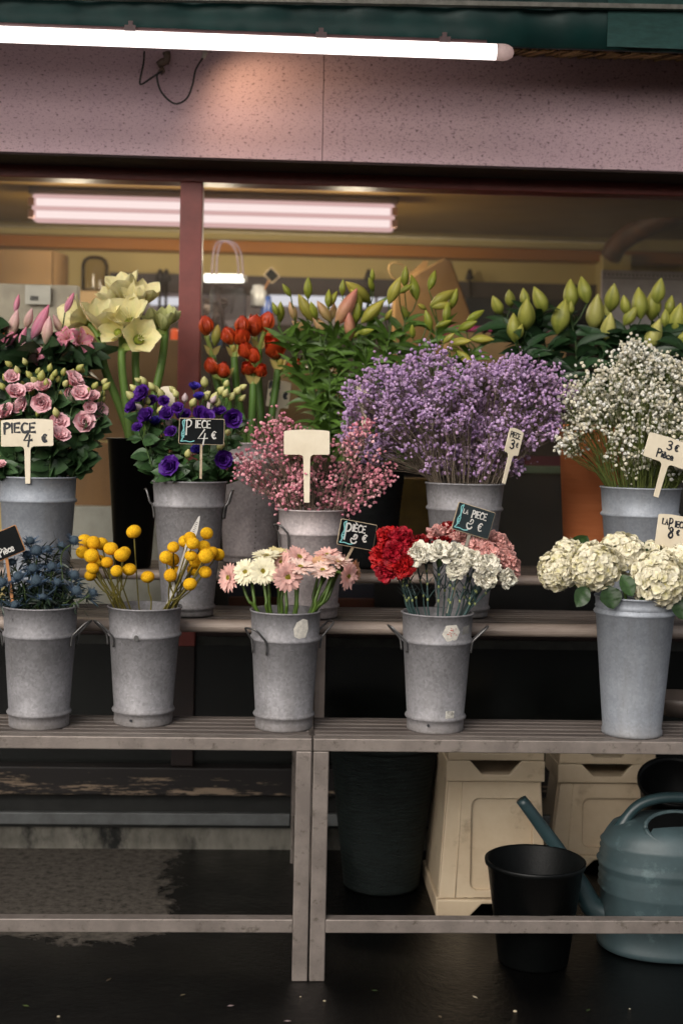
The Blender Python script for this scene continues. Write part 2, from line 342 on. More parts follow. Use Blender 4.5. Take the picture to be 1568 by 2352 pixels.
# ------------------------------------------------------------------ awning cassette, canopy, reed ceiling
zc = U(1400, 122, PY-.15)[2]
aw = thing('awning', 'dark teal awning box with a metal edge strip above the lamp', 'awning', (0, PY-.2, zc))
B0, B1 = PY-.30, PY-.15
def teal_line(px, py, Y): return U(px, py, Y)
l0, l1 = U(0, 66, B0), U(1568, 119, B0)
sl = (l1[2]-l0[2])/(l1[0]-l0[0]); zb = lambda x: l0[2] + sl*(x-l0[0])
X0, X1 = XL-.6, XR+.6
n_ = 160; vv = []; xs_ = np.linspace(X0, X1, n_)
mb = MB()
for x in xs_:
    f_ = .006*math.sin(x*21)+.004*math.sin(x*47+1)+.003*math.sin(x*90)
    vv += [(x, B0+f_, zb(x)), (x, B0+f_*1.3, zb(x)+.09), (x, B0+f_*.4, zb(x)+.30), (x, B0+.034, zb(x)+.30), (x, B0+.032, zb(x)+.004), (x, B0+.02, zb(x)+.001)]
ff = [(i*6+j, i*6+(j+1) % 6, (i+1)*6+(j+1) % 6, (i+1)*6+j) for i in range(n_-1) for j in range(6)]
mb.add(vv, ff); build(mb, 'valance', TEAL, aw)
e0, e1 = U(784, 8, B0-.03), U(1568, 22, B0-.03); se = (e1[2]-e0[2])/(e1[0]-e0[0]); ze = lambda x: e0[2]+se*(x-e0[0])
mb = MB(); mb.hexa([(X0, B0-.035, ze(X0)), (X1, B0-.035, ze(X1)), (X1, B0-.014, ze(X1)), (X0, B0-.014, ze(X0)), (X0, B0-.035, ze(X0)+.012), (X1, B0-.035, ze(X1)+.012), (X1, B0-.014, ze(X1)+.012), (X0, B0-.014, ze(X0)+.012)])
build(mb, 'edge_strip', M('tarnished_aluminium', lin('8c8981'), lin('6d6a62'), .5, .6, 30), aw, False)
mb = MB(); mb.hexa([(X0, -.9, 2.95), (X1, -.9, 2.95), (X1, B0-.03, ze(X1)+.16), (X0, B0-.03, ze(X0)+.16), (X0, -.9, 2.97), (X1, -.9, 2.97), (X1, B0-.03, ze(X1)+.18), (X0, B0-.03, ze(X0)+.18)])
build(mb, 'canopy', TEAL, aw, False)
xr = U(1392, 60, B0)[0]
mb = MB(); mb.box((xr, B0-.012, zb(xr)+.004), (xr+.9, B0-.008, zb(xr)+.19)); build(mb, 'end_panel', M('dusty_teal', lin('2c5551'), lin('214743'), .7, 0, 30, .1, 100, (1, 1, 4)), aw, False)
ZRD = U(1568, 141, PY)[2]
mb = MB()                                # reed ceiling: many thin reeds running in to the wall
for x in np.arange(X0, X1, .008):
    z = ZRD+.004+rng.uniform(-.003, .003); dx = rng.normal(0, .02)
    c = np.clip(np.array(lin('d9b988'))*rng.uniform(.2, 1.5), 0, .9)
    mb.tube([(x, B0+.036, zb(x)+.004+rng.uniform(-.003, .002)), (x+dx, PY+.005, z)], rng.uniform(.0025, .0038), 5, c, False)
build(mb, 'reed_ceiling', FUZZ, None, label='split reed matting ceiling showing under the awning box', cat='reed ceiling', loc=(0, PY, zc))
mb = MB(); mb.box((X0, B0+.036, zb(X1)+.30), (X1, WY+.1, zb(X0)+.35)); build(mb, 'roof', M('dark_roof', lin('3a332c')), None, False, kind='structure', label='dark roof deck over the shop front', cat='roof')
# ------------------------------------------------------------------ outdoor strip lamp
LY = B0 - .10
lm = thing('strip_lamp', 'lit white fluorescent strip lamp hanging under the awning box', 'lamp', U(600, 100, LY))
def lamp_prof(px):                        # top and bottom of the housing in the photo
    top = np.interp(px, [0, 784, 1175], [60, 93.5, 109]); bot = np.interp(px, [0, 784, 1130, 1175], [97, 129, 135, 132]); return top, bot
A0, A1 = U(-900, 60, LY), U(1178, 121, LY)
mid = lambda x: np.array([x, LY, np.interp(x, [A0[0], A1[0]], [U(0, 78.5, LY)[2] + (A0[0]-U(0, 78.5, LY)[0])*((A1[2]-U(0, 78.5, LY)[2])/(A1[0]-U(0, 78.5, LY)[0])), A1[2]])])
pts = [mid(x) for x in np.linspace(A0[0], A1[0]-.045, 24)]
rad = [.021]*24
mb = MB(); mb.tube(pts, .0205, 16); build(mb, 'diffuser', emit('lamp_glow', (1, .91, .86), 2.2), lm)
e = [mid(A1[0]-.045+t) for t in (0, .02, .032, .042, .046)]
mb = MB(); mb.tube(e, [.0215, .0215, .019, .013, .004], 16); build(mb, 'end_cap', petal_mat('frosted_cap', .35, .5), lm)
for me in [bpy.data.objects[-1] if False else lm.children[-1]]:
    at = me.data.color_attributes['Col']; at.data.foreach_set('color', np.tile([.75, .60, .58, 1], len(at.data)).astype(np.float32))
t_ = [p + V(0, .004, .0235) for p in (pts[0], mid(A1[0]-.07))]
mb = MB(); mb.tube(t_, .008, 8); build(mb, 'housing', M('lamp_housing', lin('6a4f50'), None, .5), lm)
for px in (300, 737, 1020):
    x = U(px, 90, LY)[0]; c = mid(x); mb = MB(); mb.box((x-.014, LY-.019, c[2]+.016), (x+.014, LY+.02, c[2]+.03)); mb.box((x-.006, LY-.004, c[2]+.03), (x+.006, LY+.006, c[2]+.045)); build(mb, 'clip', M('clip', lin('5d4345'), None, .5), lm, False)
# cables and the small warm lamp behind it
cb = thing('dangling_cable', 'black cable looping down from the strip lamp beside a plastic connector', 'cable', U(380, 150, PY-.05))
Zp = lambda x, y, Y=PY-.05: U(x*.4999, y*.4999, Y) if False else U(x/2.0003, y/2.0003, Y)   # zoom-1 pixels
for pts_ in ([(664, 235), (660, 290), (643, 375), (655, 385), (700, 355), (748, 325)], [(745, 330), (722, 345), (735, 410), (775, 460), (815, 477), (860, 450), (885, 390), (900, 320), (935, 262)]):
    mb = MB(); mb.tube(catmull([Zp(x, y) for x, y in pts_], 7), .0028, 7); build(mb, 'cable', M('cable', lin('14110f'), None, .45), cb)
mb = MB(); mb.tube([Zp(933, 268), Zp(945, 238)], [.006, .007], 8); build(mb, 'connector', M('clear_connector', lin('c9c3b8'), None, .35), cb)
mb = MB(); mb.tube([Zp(765, 240, PY-.03), Zp(770, 262, PY-.03), Zp(760, 290, PY-.03)], [.012, .010, .011], 8); mb.tube([Zp(725, 300, PY-.03), Zp(750, 285, PY-.03), Zp(780, 270, PY-.03)], [.010, .012, .006], 8); mb.tube([Zp(738, 318, PY-.03), Zp(752, 335, PY-.03)], [.011, .007], 8)
build(mb, 'junction_block', M('junction', lin('6d5c50'), lin('4b3d36'), .6), cb)
wp = U(520, 92, PY-.20)
hl = thing('halogen_lamp', 'small warm lamp hidden behind the strip lamp lighting the fascia', 'lamp', wp)
mb = MB(); mb.lathe([(0, .045), (.018, .045), (.02, .03), (.032, -.005), (.03, -.006), (.019, .026), (0, .028)], 20, wp); build(mb, 'reflector', M('lamp_metal', lin('55504a'), None, .4, .7), hl)
mb = MB(); mb.lathe([(0, .012), (.008, .008), (.008, -.002), (0, -.004)], 12, wp); build(mb, 'bulb', emit('bulb_glow', (1, .62, .33), 6), hl)
sl_ = bpy.data.lights.new('halogen_light', 'SPOT'); sl_.energy = 2.2; sl_.color = (1, .68, .40); sl_.spot_size = math.radians(140); sl_.spot_blend = .8; sl_.shadow_soft_size = .012
so = bpy.data.objects.new('halogen_light', sl_); COL.objects.link(so); so.location = tuple(wp + V(0, -.002, -.012))
tgt = U(680, 330, PY); so.rotation_euler = Vector(tgt - wp).to_track_quat('-Z', 'Y').to_euler(); so.parent = hl; so.location = (0, -.002, -.012)

# ------------------------------------------------------------------ benches
GX = U(714.5, 1900, 0)[0]
def bench(x0, x1, label, inner):          # inner: the end with legs in view (+1 right end, -1 left end)
    b = thing('stepped_bench', label, 'display bench', ((x0+x1)/2, .4, 0), 'stepped display benches')
    lw = .036; zt1, tb = Z1, .030
    zr = U(784, 2113, 0)[2]; zr0 = U(784, 2144, 0)[2]
    mb = MB(); mb.box((x0, 0, zt1-tb), (x1, .035, zt1)); build(mb, 'front_rail', STEEL, b, False, bevel=.0025)
    mb = MB(); mb.box((x0+lw, .001, zr0), (x1-lw, .034, zr)); build(mb, 'foot_rail', STEEL, b, False, bevel=.0025)
    for lx in (x0, x1-lw):
        mb = MB(); mb.box((lx, .0005, .0), (lx+lw, .0345, zt1-tb-.0005)); build(mb, 'leg', STEEL, b, False, bevel=.0025)
        mb = MB(); mb.box((lx+.004, .86, 0), (lx+.032, .889, Z3-.03)); build(mb, 'rear_leg', STEEL, b, False, bevel=.0025)
        mb = MB(); mb.box((lx+.006, T2Y+.004, zt1-.03), (lx+.032, T2Y+.03, Z2-.031)); build(mb, 'post', M('pale_steel', lin('a3948a'), None, .5, .4), b, False, bevel=.002)
        mb = MB(); mb.box((lx+.006, T3Y+.004, Z2-.03), (lx+.032, T3Y+.03, Z3-.028)); build(mb, 'post', M('pale_steel', lin('a3948a'), None, .5, .4), b, False, bevel=.002)
        mb = MB(); mb.box((lx+.007, .035, zr0+.002), (lx+.031, .86, zr-.002)); build(mb, 'side_rail', STEEL, b, False)
        mb = MB(); mb.box((lx+.007, .036, zt1-tb), (lx+.031, .86, zt1-.012)); build(mb, 'side_rail', STEEL, b, False)
    mb = MB(); mb.box((x0+lw, .866, zr0-.002), (x1-lw, .886, zr+.001)); build(mb, 'rear_rail', M('rear_steel', lin('6f7272'), lin('5b5c5c'), .5, .4, 12), b, False, bevel=.002)
    def slats(name, ya, yb, z, n):
        mb = MB(); w = (yb-ya)/n
        for i in range(n):
            y = ya+i*w; t = rng.uniform(-.0008, .0008)
            mb.hexa([(x0+.004, y+.004, z-.014), (x1-.004, y+.004, z-.014), (x1-.004, y+w-.004, z-.014), (x0+.004, y+w-.004, z-.014),
                     (x0+.004, y+.004, z+t), (x1-.004, y+.004, z-t), (x1-.004, y+w-.004, z-t), (x0+.004, y+w-.004, z+t)])
        build(mb, name, SLAT, b, False, bevel=.0025)
    slats('shelf_slats', .037, T2Y, Z1+.001, 5); slats('shelf_slats', T2Y+.035, T3Y-.004, Z2-.002, 7); slats('shelf_slats', T3Y+.03, .89, Z3-.002, 7)
    for Y, z, nm in ((T2Y, Z2, 'step_beam'), (T3Y, Z3, 'step_beam')):
        mb = MB(); h = .031 if Y == T2Y else .026; R_ = h/2
        prof = [(Y+.03, z), (Y+R_, z)] + [(Y+R_-R_*math.sin(t), z-R_+R_*math.cos(t)) for t in np.linspace(.15, PI-.15, 9)] + [(Y+R_, z-h), (Y+.03, z-h)]
        k = len(prof); v = [(x, y, zz) for x in (x0, x1) for y, zz in prof]
        mb.add(v, [(i, i+1, k+i+1, k+i) for i in range(k-1)] + [tuple(range(k))[::-1], tuple(range(k, 2*k))])
        build(mb, nm, M('worn_white_beam', lin('a99a8f'), lin('8d7e75'), .5, .1, 10, .15, 60, (.5, 3, 3), lin('5a4c45'), 9, .58, .74), b, False)
    return b
bench(XL, GX-.002, 'rusty grey steel stepped bench over the dry patch of ground', 1)
bench(GX+.002, XR, 'grey steel stepped bench with crates and watering can beneath', -1)

# ------------------------------------------------------------------ shop interior
IY = WY + 1.75
wallm = M('cream_wall', lin('c9b77e'), lin('bfae78'), .85, 0, 4, .05)
ziB = U(300, 528, IY)[2]
mb = MB(); mb.box((-3.2, IY, 0), (3.2, IY+.05, ziB+.25)); build(mb, 'back_wall', wallm, None, False, label='cream painted wall at the back of the shop', cat='wall', kind='structure')
mb = MB(); mb.box((-3.2, WY+.06, ziB+.02), (3.2, IY, ziB+.06)); build(mb, 'ceiling', M('olive_ceiling', lin('86682c'), lin('745824'), .6, 0, 3), None, False, kind='structure', label='olive brown ceiling inside the shop', cat='ceiling')
mb = MB(); mb.box((-3.2, WY+.07, -.0), (3.2, IY, .012)); build(mb, 'shop_floor', M('shop_floor', lin('4a4038'), None, .6), None, False, kind='structure', label='dark floor inside the shop', cat='floor')
for x0, x1, nm in ((-3.25, -3.2, 'side_wall'), (2.3, 2.35, 'side_wall')):
    mb = MB(); mb.box((x0, WY+.06, 0), (x1, IY, ziB+.1)); build(mb, nm, M('side_paint', lin('6b5c3d'), None, .8), None, False, kind='structure', label='brown painted side wall of the shop', cat='wall')
def ibox(name, label, cat, x0, y0, x1, y1, Y, depth, mat, bevel=.004, group=None):
    p, q = U(x0, y1, Y), U(x1, y0, Y); mb = MB(); mb.box((0, 0, 0), (q[0]-p[0], depth, q[2]-p[2])); 
    o = build(mb, name, mat, None, False, loc=None, label=label, cat=cat, group=group, bevel=bevel); o.location = tuple(p); return o
ob = M('orange_beam', lin('b0701f'), lin('985c1a'), .55, 0, 5, .1, 40, (.2, 1, 2))
p, q = U(-100, 562, IY-.1), U(-100, 535, IY-.1)
mb = MB(); mb.box((-3.2, IY-.1, p[2]), (2.3, IY-.002, q[2])); build(mb, 'ceiling_beam', ob, None, False, label='orange varnished wooden beam along the top of the cream wall', cat='beam', bevel=.004)
mb = MB(); z = U(300, 527, IY-.13)[2]
mb.tube([(-3.1, IY-.13, z), (U(1390, 555, IY-.13)[0], IY-.13, z), (U(1400, 575, IY-.13)[0], IY-.12, z-.05)], .006, 8); build(mb, 'conduit', M('conduit', lin('c8bd9c'), None, .5), None, label='thin pale conduit running above the orange beam', cat='conduit')
mb = MB(); mb.tube(catmull([U(1700, 425, IY-.7), U(1500, 510, IY-.5), U(1425, 555, IY-.35), U(1400, 590, IY-.3)], 6), .045, 14); build(mb, 'pipe', M('rusty_pipe', lin('5e3518'), lin('3f2412'), .6), None, label='thick brown pipe slanting under the shop ceiling', cat='pipe')
# twin tube light
FY = WY + .9
fl = thing('twin_tube_light', 'lit twin tube ceiling light inside the shop', 'ceiling light', U(490, 470, FY))
p, q = U(70, 448, FY), U(912, 465, FY); zc_ = ziB + .02
zd0 = U(490, 519, FY)[2]; zd1 = U(490, 459, FY)[2]; mb = MB(); mb.box((p[0]+.01, FY-.03, zd0), (q[0]-.01, FY+.05, zd1)); build(mb, 'diffuser', emit('pink_diffuser', (1, .62, .61), .62), fl, False, bevel=.012)
mb = MB(); mb.box((p[0]-.004, FY-.02, zd1+.001), (q[0]+.004, FY+.045, zc_-.001)); build(mb, 'tray', M('tray', lin('8d8270'), None, .6), fl, False, bevel=.006)
for py, dy in ((475, -.036), (503, -.036)):
    Y = FY+dy; z = U(490, py, Y)[2]
    mb = MB(); mb.tube([(p[0]+.03, Y, z), (q[0]-.03, Y, z)], .0135, 12); build(mb, 'tube', emit('tube_glow', (1, .80, .79), .95), fl)
    for x in (p[0]+.012, q[0]-.012):
        mb = MB(); mb.box((x-.010, Y-.012, z-.014), (x+.010, Y+.004, z+.014)); build(mb, 'lamp_holder', M('holder', lin('c9a7a0'), None, .5), fl, False)
for k_ in (.12, .5, .88):
    al = bpy.data.lights.new('tube_light', 'POINT'); al.energy = 6.5; al.color = (1, .84, .62); al.shadow_soft_size = .06
    ao = bpy.data.objects.new('tube_light', al); COL.objects.link(ao); ao.parent = fl; ao.location = tuple(V(p[0]+(q[0]-p[0])*k_, FY-.02, U(490, 519, FY)[2]-.09) - ORG[fl.name])
# back window with dark blind and pale panes
bw = thing('back_window', 'dark framed back window letting pale lilac daylight in', 'window', U(800, 700, IY))
zt_, zb_ = U(800, 640, IY-.04)[2], U(800, 790, IY-.04)[2]; z1_ = U(800, 682, IY-.04)[2]
xa, xb = U(255, 700, IY)[0], U(1370, 700, IY)[0]
mb = MB(); mb.box((xa, IY-.05, z1_), (xb, IY-.005, zt_)); build(mb, 'blind', M('grey_blind', lin('4a4246'), lin('3a3438'), .7, 0, 5, .1, 30), bw, False)
mb = MB(); mb.box((xa, IY-.03, zb_), (xb, IY-.01, z1_-.001)); build(mb, 'pane', M('lilac_pane', lin('6d6470'), lin('57505c'), .3), bw, False)
for x0, x1, y0, y1 in ((345, 412, 683, 700), (618, 860, 683, 701), (868, 905, 684, 701)):
    p, q = U(x0, y1, IY-.045), U(x1, y0, IY-.045); mb = MB(); mb.box((p[0], IY-.045, p[2]), (q[0], IY-.031, q[2])); build(mb, 'bright_pane', emit('daylit_pane', (.86, .84, .92), .75), bw, False)
for px in (368, 382, 846, 1078):
    p = U(px, 640, IY-.07); mb = MB(); mb.lathe([(0, .0), (.02, .005), (.014, .03), (.006, .05), (0, .052)], 10, p + V(0, 0, -.01)); mb.tube([p + V(0, 0, -.01), p + V(0, 0, -.16)], .007, 6); build(mb, 'hook', M('hook', lin('251f22'), None, .5), bw)
# counter and clutter
cz = U(700, 930, IY-.4)[2]
ct = thing('shop_counter', 'dark counter inside the shop with a pale green edge', 'counter', U(700, 1075, WY+.5))
zg = U(1100, 1075, WY+.5)[2]
mb = MB(); mb.box((b_+.02, WY+.5, zg-.015), (2.25, WY+.62, zg+.012)); build(mb, 'edge', M('pale_green', lin('6d8064'), lin('586b52'), .6, 0, 8), ct, False, bevel=.004)
mb = MB(); mb.box((b_+.02, WY+.505, zg+.012), (2.25, WY+.52, zg+.045)); build(mb, 'lip', M('crimson_lip', lin('6a1430'), None, .5), ct, False)
mb = MB(); mb.box((b_+.02, WY+.53, .015), (2.25, WY+.60, zg-.016)); build(mb, 'front_board', M('counter_board', lin('17171a'), lin('101012'), .45), ct, False)
wood2 = M('brown_veneer', lin('8a6234'), lin('6e4d29'), .6, 0, 6, .1, 40, (1, 1, .2))
ibox('cabinet', 'brown veneered cabinet behind the black vase in the shop', 'cabinet', 90, 1020, 400, 1172, WY+.35, .3, wood2)
ibox('white_cabinet', 'low white cabinet between the amaryllis vase and the zinc bucket', 'cabinet', 60, 1166, 402, 1420, WY+.30, .3, M('grey_white', lin('a9a79f'), lin('9a988f'), .5))
ibox('cardboard_box', 'long cardboard box on the shelf against the cream wall', 'box', -120, 575, 120, 655, IY-.5, .2, CARD)
p = U(121, 655, IY-.5); mb = MB(); q = U(158, 590, IY-.3); r_ = U(121, 575, IY-.5)
mb.hexa([p+V(.002, 0, 0), V(q[0], p[1]+.12, p[2]), V(q[0], p[1]+.2, p[2]), p+V(.002, .2, 0), r_+V(.002, 0, 0), V(q[0], p[1]+.12, q[2]), V(q[0], p[1]+.2, q[2]), r_+V(.002, .2, 0)])
build(mb, 'box_flap', CARD, bpy.data.objects['cardboard_box'], False)
bo = bpy.data.objects['box_flap']; bo.parent = bpy.data.objects['cardboard_box']; bo.location = -bpy.data.objects['cardboard_box'].location
p = U(218, 668, IY-.45)
mb = MB(); w = S(31, IY-.45); h = S(80, IY-.45); mb.lathe([(w, 0), (w, h*.72), (w*.85, h*.88), (w*.5, h*.97), (0, h)], 24); mb.lathe([(w*.9, .0), (w*.9, .004), (0, .004)], 24)
o = build(mb, 'glass_cloche', glass_mat('cloche_glass', (.8, .76, .66), 1.35, .05), None, label='clear glass cloche on the wooden crate', cat='cloche'); o.location = tuple(p)
ibox('wooden_crate', 'pale wooden crate of boards under the glass cloche', 'crate', 128, 670, 292, 780, IY-.5, .3, M('pale_boards', lin('a08660'), lin('8a724f'), .7, 0, 4, .3, 25, (.3, 1, 3)))
lb = ibox('label_card', 'white barcode label on clear wrapped stock at the window', 'label', 58, 656, 117, 698, WY+.08, .002, M('label_white', lin('d8d2c6'), None, .6), 0)
mb = MB(); p = U(70, 690, WY+.078)
for i in range(9): mb.box((p[0]+i*.0028, WY+.0775, p[2]), (p[0]+i*.0028+.0014, WY+.0785, p[2]+.014))
k_ = build(mb, 'barcode', INK, lb, False); k_.parent = lb; k_.location = -lb.location
ibox('wrapped_stock', 'pale patterned wrapping roll behind the barcode label', 'wrapping', -60, 655, 180, 800, WY+.1, .05, M('film', lin('9a8e7c'), lin('bfb29b'), .4, 0, 9, .3, 15))
ibox('box_carton', 'brown carton behind the amaryllis stems', 'box', 195, 770, 292, 835, IY-.6, .2, CARD)
ibox('orange_pot', 'bright orange jar beside the dark red mullion', 'jar', 390, 755, 411, 820, IY-.6, .06, M('orange_gloss', lin('c24a1c'), None, .4), .01)
ibox('pale_blue_bin', 'pale blue bin low behind the glass beside the mullion', 'bin', 345, 840, 412, 930, IY-.7, .2, M('pale_blue', lin('7f97a0'), lin('6a8088'), .5))
ibox('white_carton', 'white carton on the counter behind the amaryllis', 'box', 245, 790, 345, 905, IY-.4, .2, M('white_card', lin('a79c8a'), None, .7))
ibox('back_cabinet', 'dark wooden cabinet along the back of the shop under the window', 'cabinet', 250, 770, 1650, 1150, IY-.32, .3, M('dark_cabinet', lin('33261c'), lin('241b15'), .6, 0, 4, .1, 30))
ibox('kraft_roll', 'brown paper sheet leaning on the cabinet behind the amaryllis', 'paper', 150, 780, 410, 1010, WY+.6, .02, M('dull_card', lin('7d5f3c'), lin('6a5033'), .8, 0, 6))
# reed display right of the mullion: vase, bag handles, chalk tag, glimmering cellophane
bg = thing('gift_bag', 'tall clear bag with looped purple handles beside the mullion', 'bag', U(520, 900, IY-.65))
for dx in (0, 10):
    mb = MB(); mb.tube(catmull([U(x+dx, y, IY-.65) for x, y in ((487, 640), (489, 590), (497, 560), (515, 553), (535, 565), (545, 590), (549, 640))], 6), .0035, 6); build(mb, 'handle', M('purple_cord', lin('5a4c5c'), None, .5), bg)
mb = MB(); p, q = U(478, 905, IY-.66), U(565, 655, IY-.66); mb.box((p[0], IY-.66, p[2]), (q[0], IY-.55, q[2])); build(mb, 'sleeve', glass_mat('cellophane', (.75, .74, .76), 1.5, .12), bg, False, bevel=.01)
mb = MB(); mb.tube([U(495, 650, IY-.6), U(510, 720, IY-.6), U(515, 800, IY-.6)], .008, 7); mb.tube([U(545, 650, IY-.6), U(530, 720, IY-.6)], .004, 6); build(mb, 'twig', M('twig', lin('3c3236'), None, .6), bg)
wl = thing('wall_light', 'short bright white lamp bar glowing behind the window glass', 'lamp', U(515, 638, IY-.5))
mb = MB(); mb.tube([U(470, 638.5, IY-.5), U(560, 639.5, IY-.5)], [.016, .016], 12); build(mb, 'glow_bar', emit('bar_glow', (1, .96, .86), 3), wl)
mb = MB(); mb.box(U(462, 644, IY-.47), U(568, 634, IY-.44)); build(mb, 'bracket', M('bracket', lin('8a8378'), None, .5), wl, False)
tg = thing('chalk_tag', 'small diamond chalkboard tag on a stick in the shop', 'tag', U(624, 632, IY-.6))
c = U(624, 632, IY-.6); ex = nrm(V(.72, 0, .69)); ey = nrm(V(-.69, 0, .72)); w = S(15, IY-.6)
mb = MB(); mb.prism([(-w*.85, -w), (w*.85, -w), (w*.85, w), (-w*.85, w)], c, ex, ey, 0, -.006); build(mb, 'frame', BEIGEF, tg, False)
mb = MB(); mb.prism([(-w*.68, -w*.83), (w*.68, -w*.83), (w*.68, w*.83), (-w*.68, w*.83)], c, ex, ey, .001, .003); build(mb, 'board', SLATE, tg, False)
mb = MB(); mb.tube([c + V(-.01, .003, -.02), U(607, 665, IY-.6)], .0025, 6); build(mb, 'stick', WOODF, tg, False)
for i, (x0, y0, x1, y1, h_, nm, lb_) in enumerate(((575, 655, 612, 705, 'b8bcc0', 'glass_jar', 'clear lidded glass jar on the back shelf'), (598, 680, 625, 740, '3c5aa0', 'blue_bottle', 'small blue bottle on the back shelf'), (600, 742, 622, 775, 'c24a2a', 'red_pot', 'small red pot under the blue bottle'), (505, 738, 560, 760, 'a59fa8', 'grey_tin', 'grey tin behind the red amaryllis'), (500, 755, 520, 800, '4a7fb0', 'blue_card', 'blue card standing behind the red amaryllis buds'))):
    p = U((x0+x1)/2, y1, IY-.55); w = S((x1-x0)/2, IY-.55); h = S(y1-y0, IY-.55)
    mb = MB(); mb.lathe([(0, 0), (w*.9, 0), (w, h*.08), (w, h*.7), (w*.75, h*.82), (w*.75, h*.98), (0, h)], 18)
    o = build(mb, nm, M(nm, lin(h_), None, .25), None, label=lb_, cat=nm.split('_')[1]); o.location = tuple(p)
# cellophane-wrapped bouquet sparkle
mb = MB()
for i in range(60):
    c = U(rng.uniform(470, 520), rng.uniform(690, 760), IY-.5); mb.merge(MB().add([(-1, 0, -1), (1, 0, -1), (.9, .3, 1), (-.8, .2, 1)], [(0, 1, 2, 3)], np.array(lin('d9ccc6'))*rng.uniform(.3, 1.2)), c, rotto(rng.normal(size=3)), .013)
build(mb, 'wrapped_bouquet', FUZZ, None, label='pale cellophane wrapped bouquet glinting beside the mullion', cat='bouquet')
# kraft bag
kb = thing('kraft_bag', 'tall brown kraft paper bag leaning behind the lily buds', 'paper bag', U(1000, 700, IY-.8))
poly = [(905, 665), (935, 640), (1020, 592), (1036, 600), (1065, 680), (1100, 780), (1080, 880), (900, 880)]
o0 = U(1000, 740, IY-.8); P2 = [(U(x, y, IY-.8)-o0)[[0, 2]] for x, y in poly]
mb = MB(); mb.prism(P2[::-1], o0, V(1, 0, 0), V(0, 0, 1), -.09, 0); build(mb, 'bag', KRAFT, kb, False, bevel=.006)
poly = [(930, 640), (975, 596), (985, 601), (975, 625), (940, 648)]
mb = MB(); mb.prism([(U(x, y, IY-.74)-o0)[[0, 2]] for x, y in poly][::-1], o0, V(1, 0, 0), V(0, 0, 1), -.09, -.075); build(mb, 'fold', KRAFT, kb, False)
mb = MB(); mb.tube(catmull([U(x, y, IY-.82) for x, y in ((945, 650), (905, 640), (892, 615), (905, 602), (930, 612), (945, 625))], 5), .002, 6); build(mb, 'handle', KRAFT, kb)
ck = thing('cardboard_carton', 'wide cardboard carton with a bright pink top edge', 'box', U(1130, 800, WY+.55))
p, q = U(1035, 870, WY+.55), U(1300, 768, WY+.55); mb = MB(); mb.box((p[0], WY+.55, p[2]), (q[0], WY+.8, q[2])); build(mb, 'carton', CARD, ck, False, bevel=.004)
p, q = U(1035, 768, WY+.545), U(1305, 754, WY+.545); mb = MB(); mb.box((p[0], WY+.545, q[2]-.018), (q[0], WY+.81, q[2])); build(mb, 'pink_edge', M('hot_pink', lin('b81f6c'), None, .5), ck, False, bevel=.003)
po = ibox('post', 'cream painted post against the back wall', 'post', 1375, 585, 1450, 900, IY-.15, .14, wallm)
nb = thing('paper_pad', 'large sheet of perforated white paper hanging behind the green lilies', 'paper', U(1480, 690, IY-.9))
p, q = U(1378, 760, IY-.9), U(1700, 628, IY-.9); mb = MB(); mb.box((p[0], IY-.9, p[2]), (q[0], IY-.885, q[2])); build(mb, 'sheet', M('paper_white', lin('b5aeb0'), None, .7), nb, False)
mb = MB()
for x in np.linspace(p[0]+.01, q[0]-.01, 34): mb.box((x-.003, IY-.902, q[2]-.02), (x+.003, IY-.9005, q[2]-.013))
mb.box((p[0], IY-.902, q[2]-.03), (q[0], IY-.9005, q[2]-.027)); build(mb, 'perforation', M('grey_mark', lin('5b5558'), None, .7), nb, False)
ibox('shelf_board', 'dark blue shelf behind the lilies on the counter', 'shelf', 1065, 690, 1380, 760, IY-.2, .15, M('dark_blue', lin('1e2a38'), lin('161d27'), .5))
ibox('kraft_carton', 'large brown carton behind the red amaryllis stems', 'box', 625, 830, 790, 1050, WY+.25, .2, CARD)
ibox('yellow_box', 'mustard yellow box low behind the lavender bucket', 'box', 905, 1100, 1000, 1236, WY+.2, .1, M('mustard', lin('7a5f22'), lin('5f4a1a'), .7))
ibox('blue_box', 'dark blue and orange carton seen under the upper step', 'box', 525, 1340, 860, 1374, WY+.1, .1, M('navy', lin('1c2036'), None, .6))
ibox('orange_box', 'rust orange strip of carton below the blue carton', 'box', 525, 1374, 860, 1396, WY+.098, .1, M('rust', lin('5a2a1a'), None, .6))
# ------------------------------------------------------------------ buckets and pots
def on_shelf(px, py, z, r):              # axis of a round thing whose lowest front point is seen at px,py
    p = UZ(px, py, z); d = nrm(V(p[0]-CP[0], p[1]-CP[1], 0)); return V(p[0], p[1], z) + d*r
def handle(mb, R, c, phi, zb, zt, drop=.028, out=.036, up=.030, w=.022, lean=0):
    er = V(math.cos(phi), math.sin(phi), 0); et = V(-math.sin(phi), math.cos(phi), 0)
    P = []
    for s_ in (-1, 1):
        leg = [c + er*(R(zb-drop)+.003) + et*w*s_*.95 + V(0, 0, zb-drop), c + er*(R(zb-.004)+.005) + et*w*s_ + V(0, 0, zb-.004), c + er*(R(zb)+.012) + et*w*s_ + V(0, 0, zb+.006), c + er*(R(zb)+out) + et*w*s_*.75 + V(0, 0, zb+up)]
        P += leg if s_ < 0 else [c + er*(R(zb)+out+.004) + V(0, 0, zb+up+.003)] + leg[::-1]
    mb.tube(catmull(P, 5), .0026, 7)
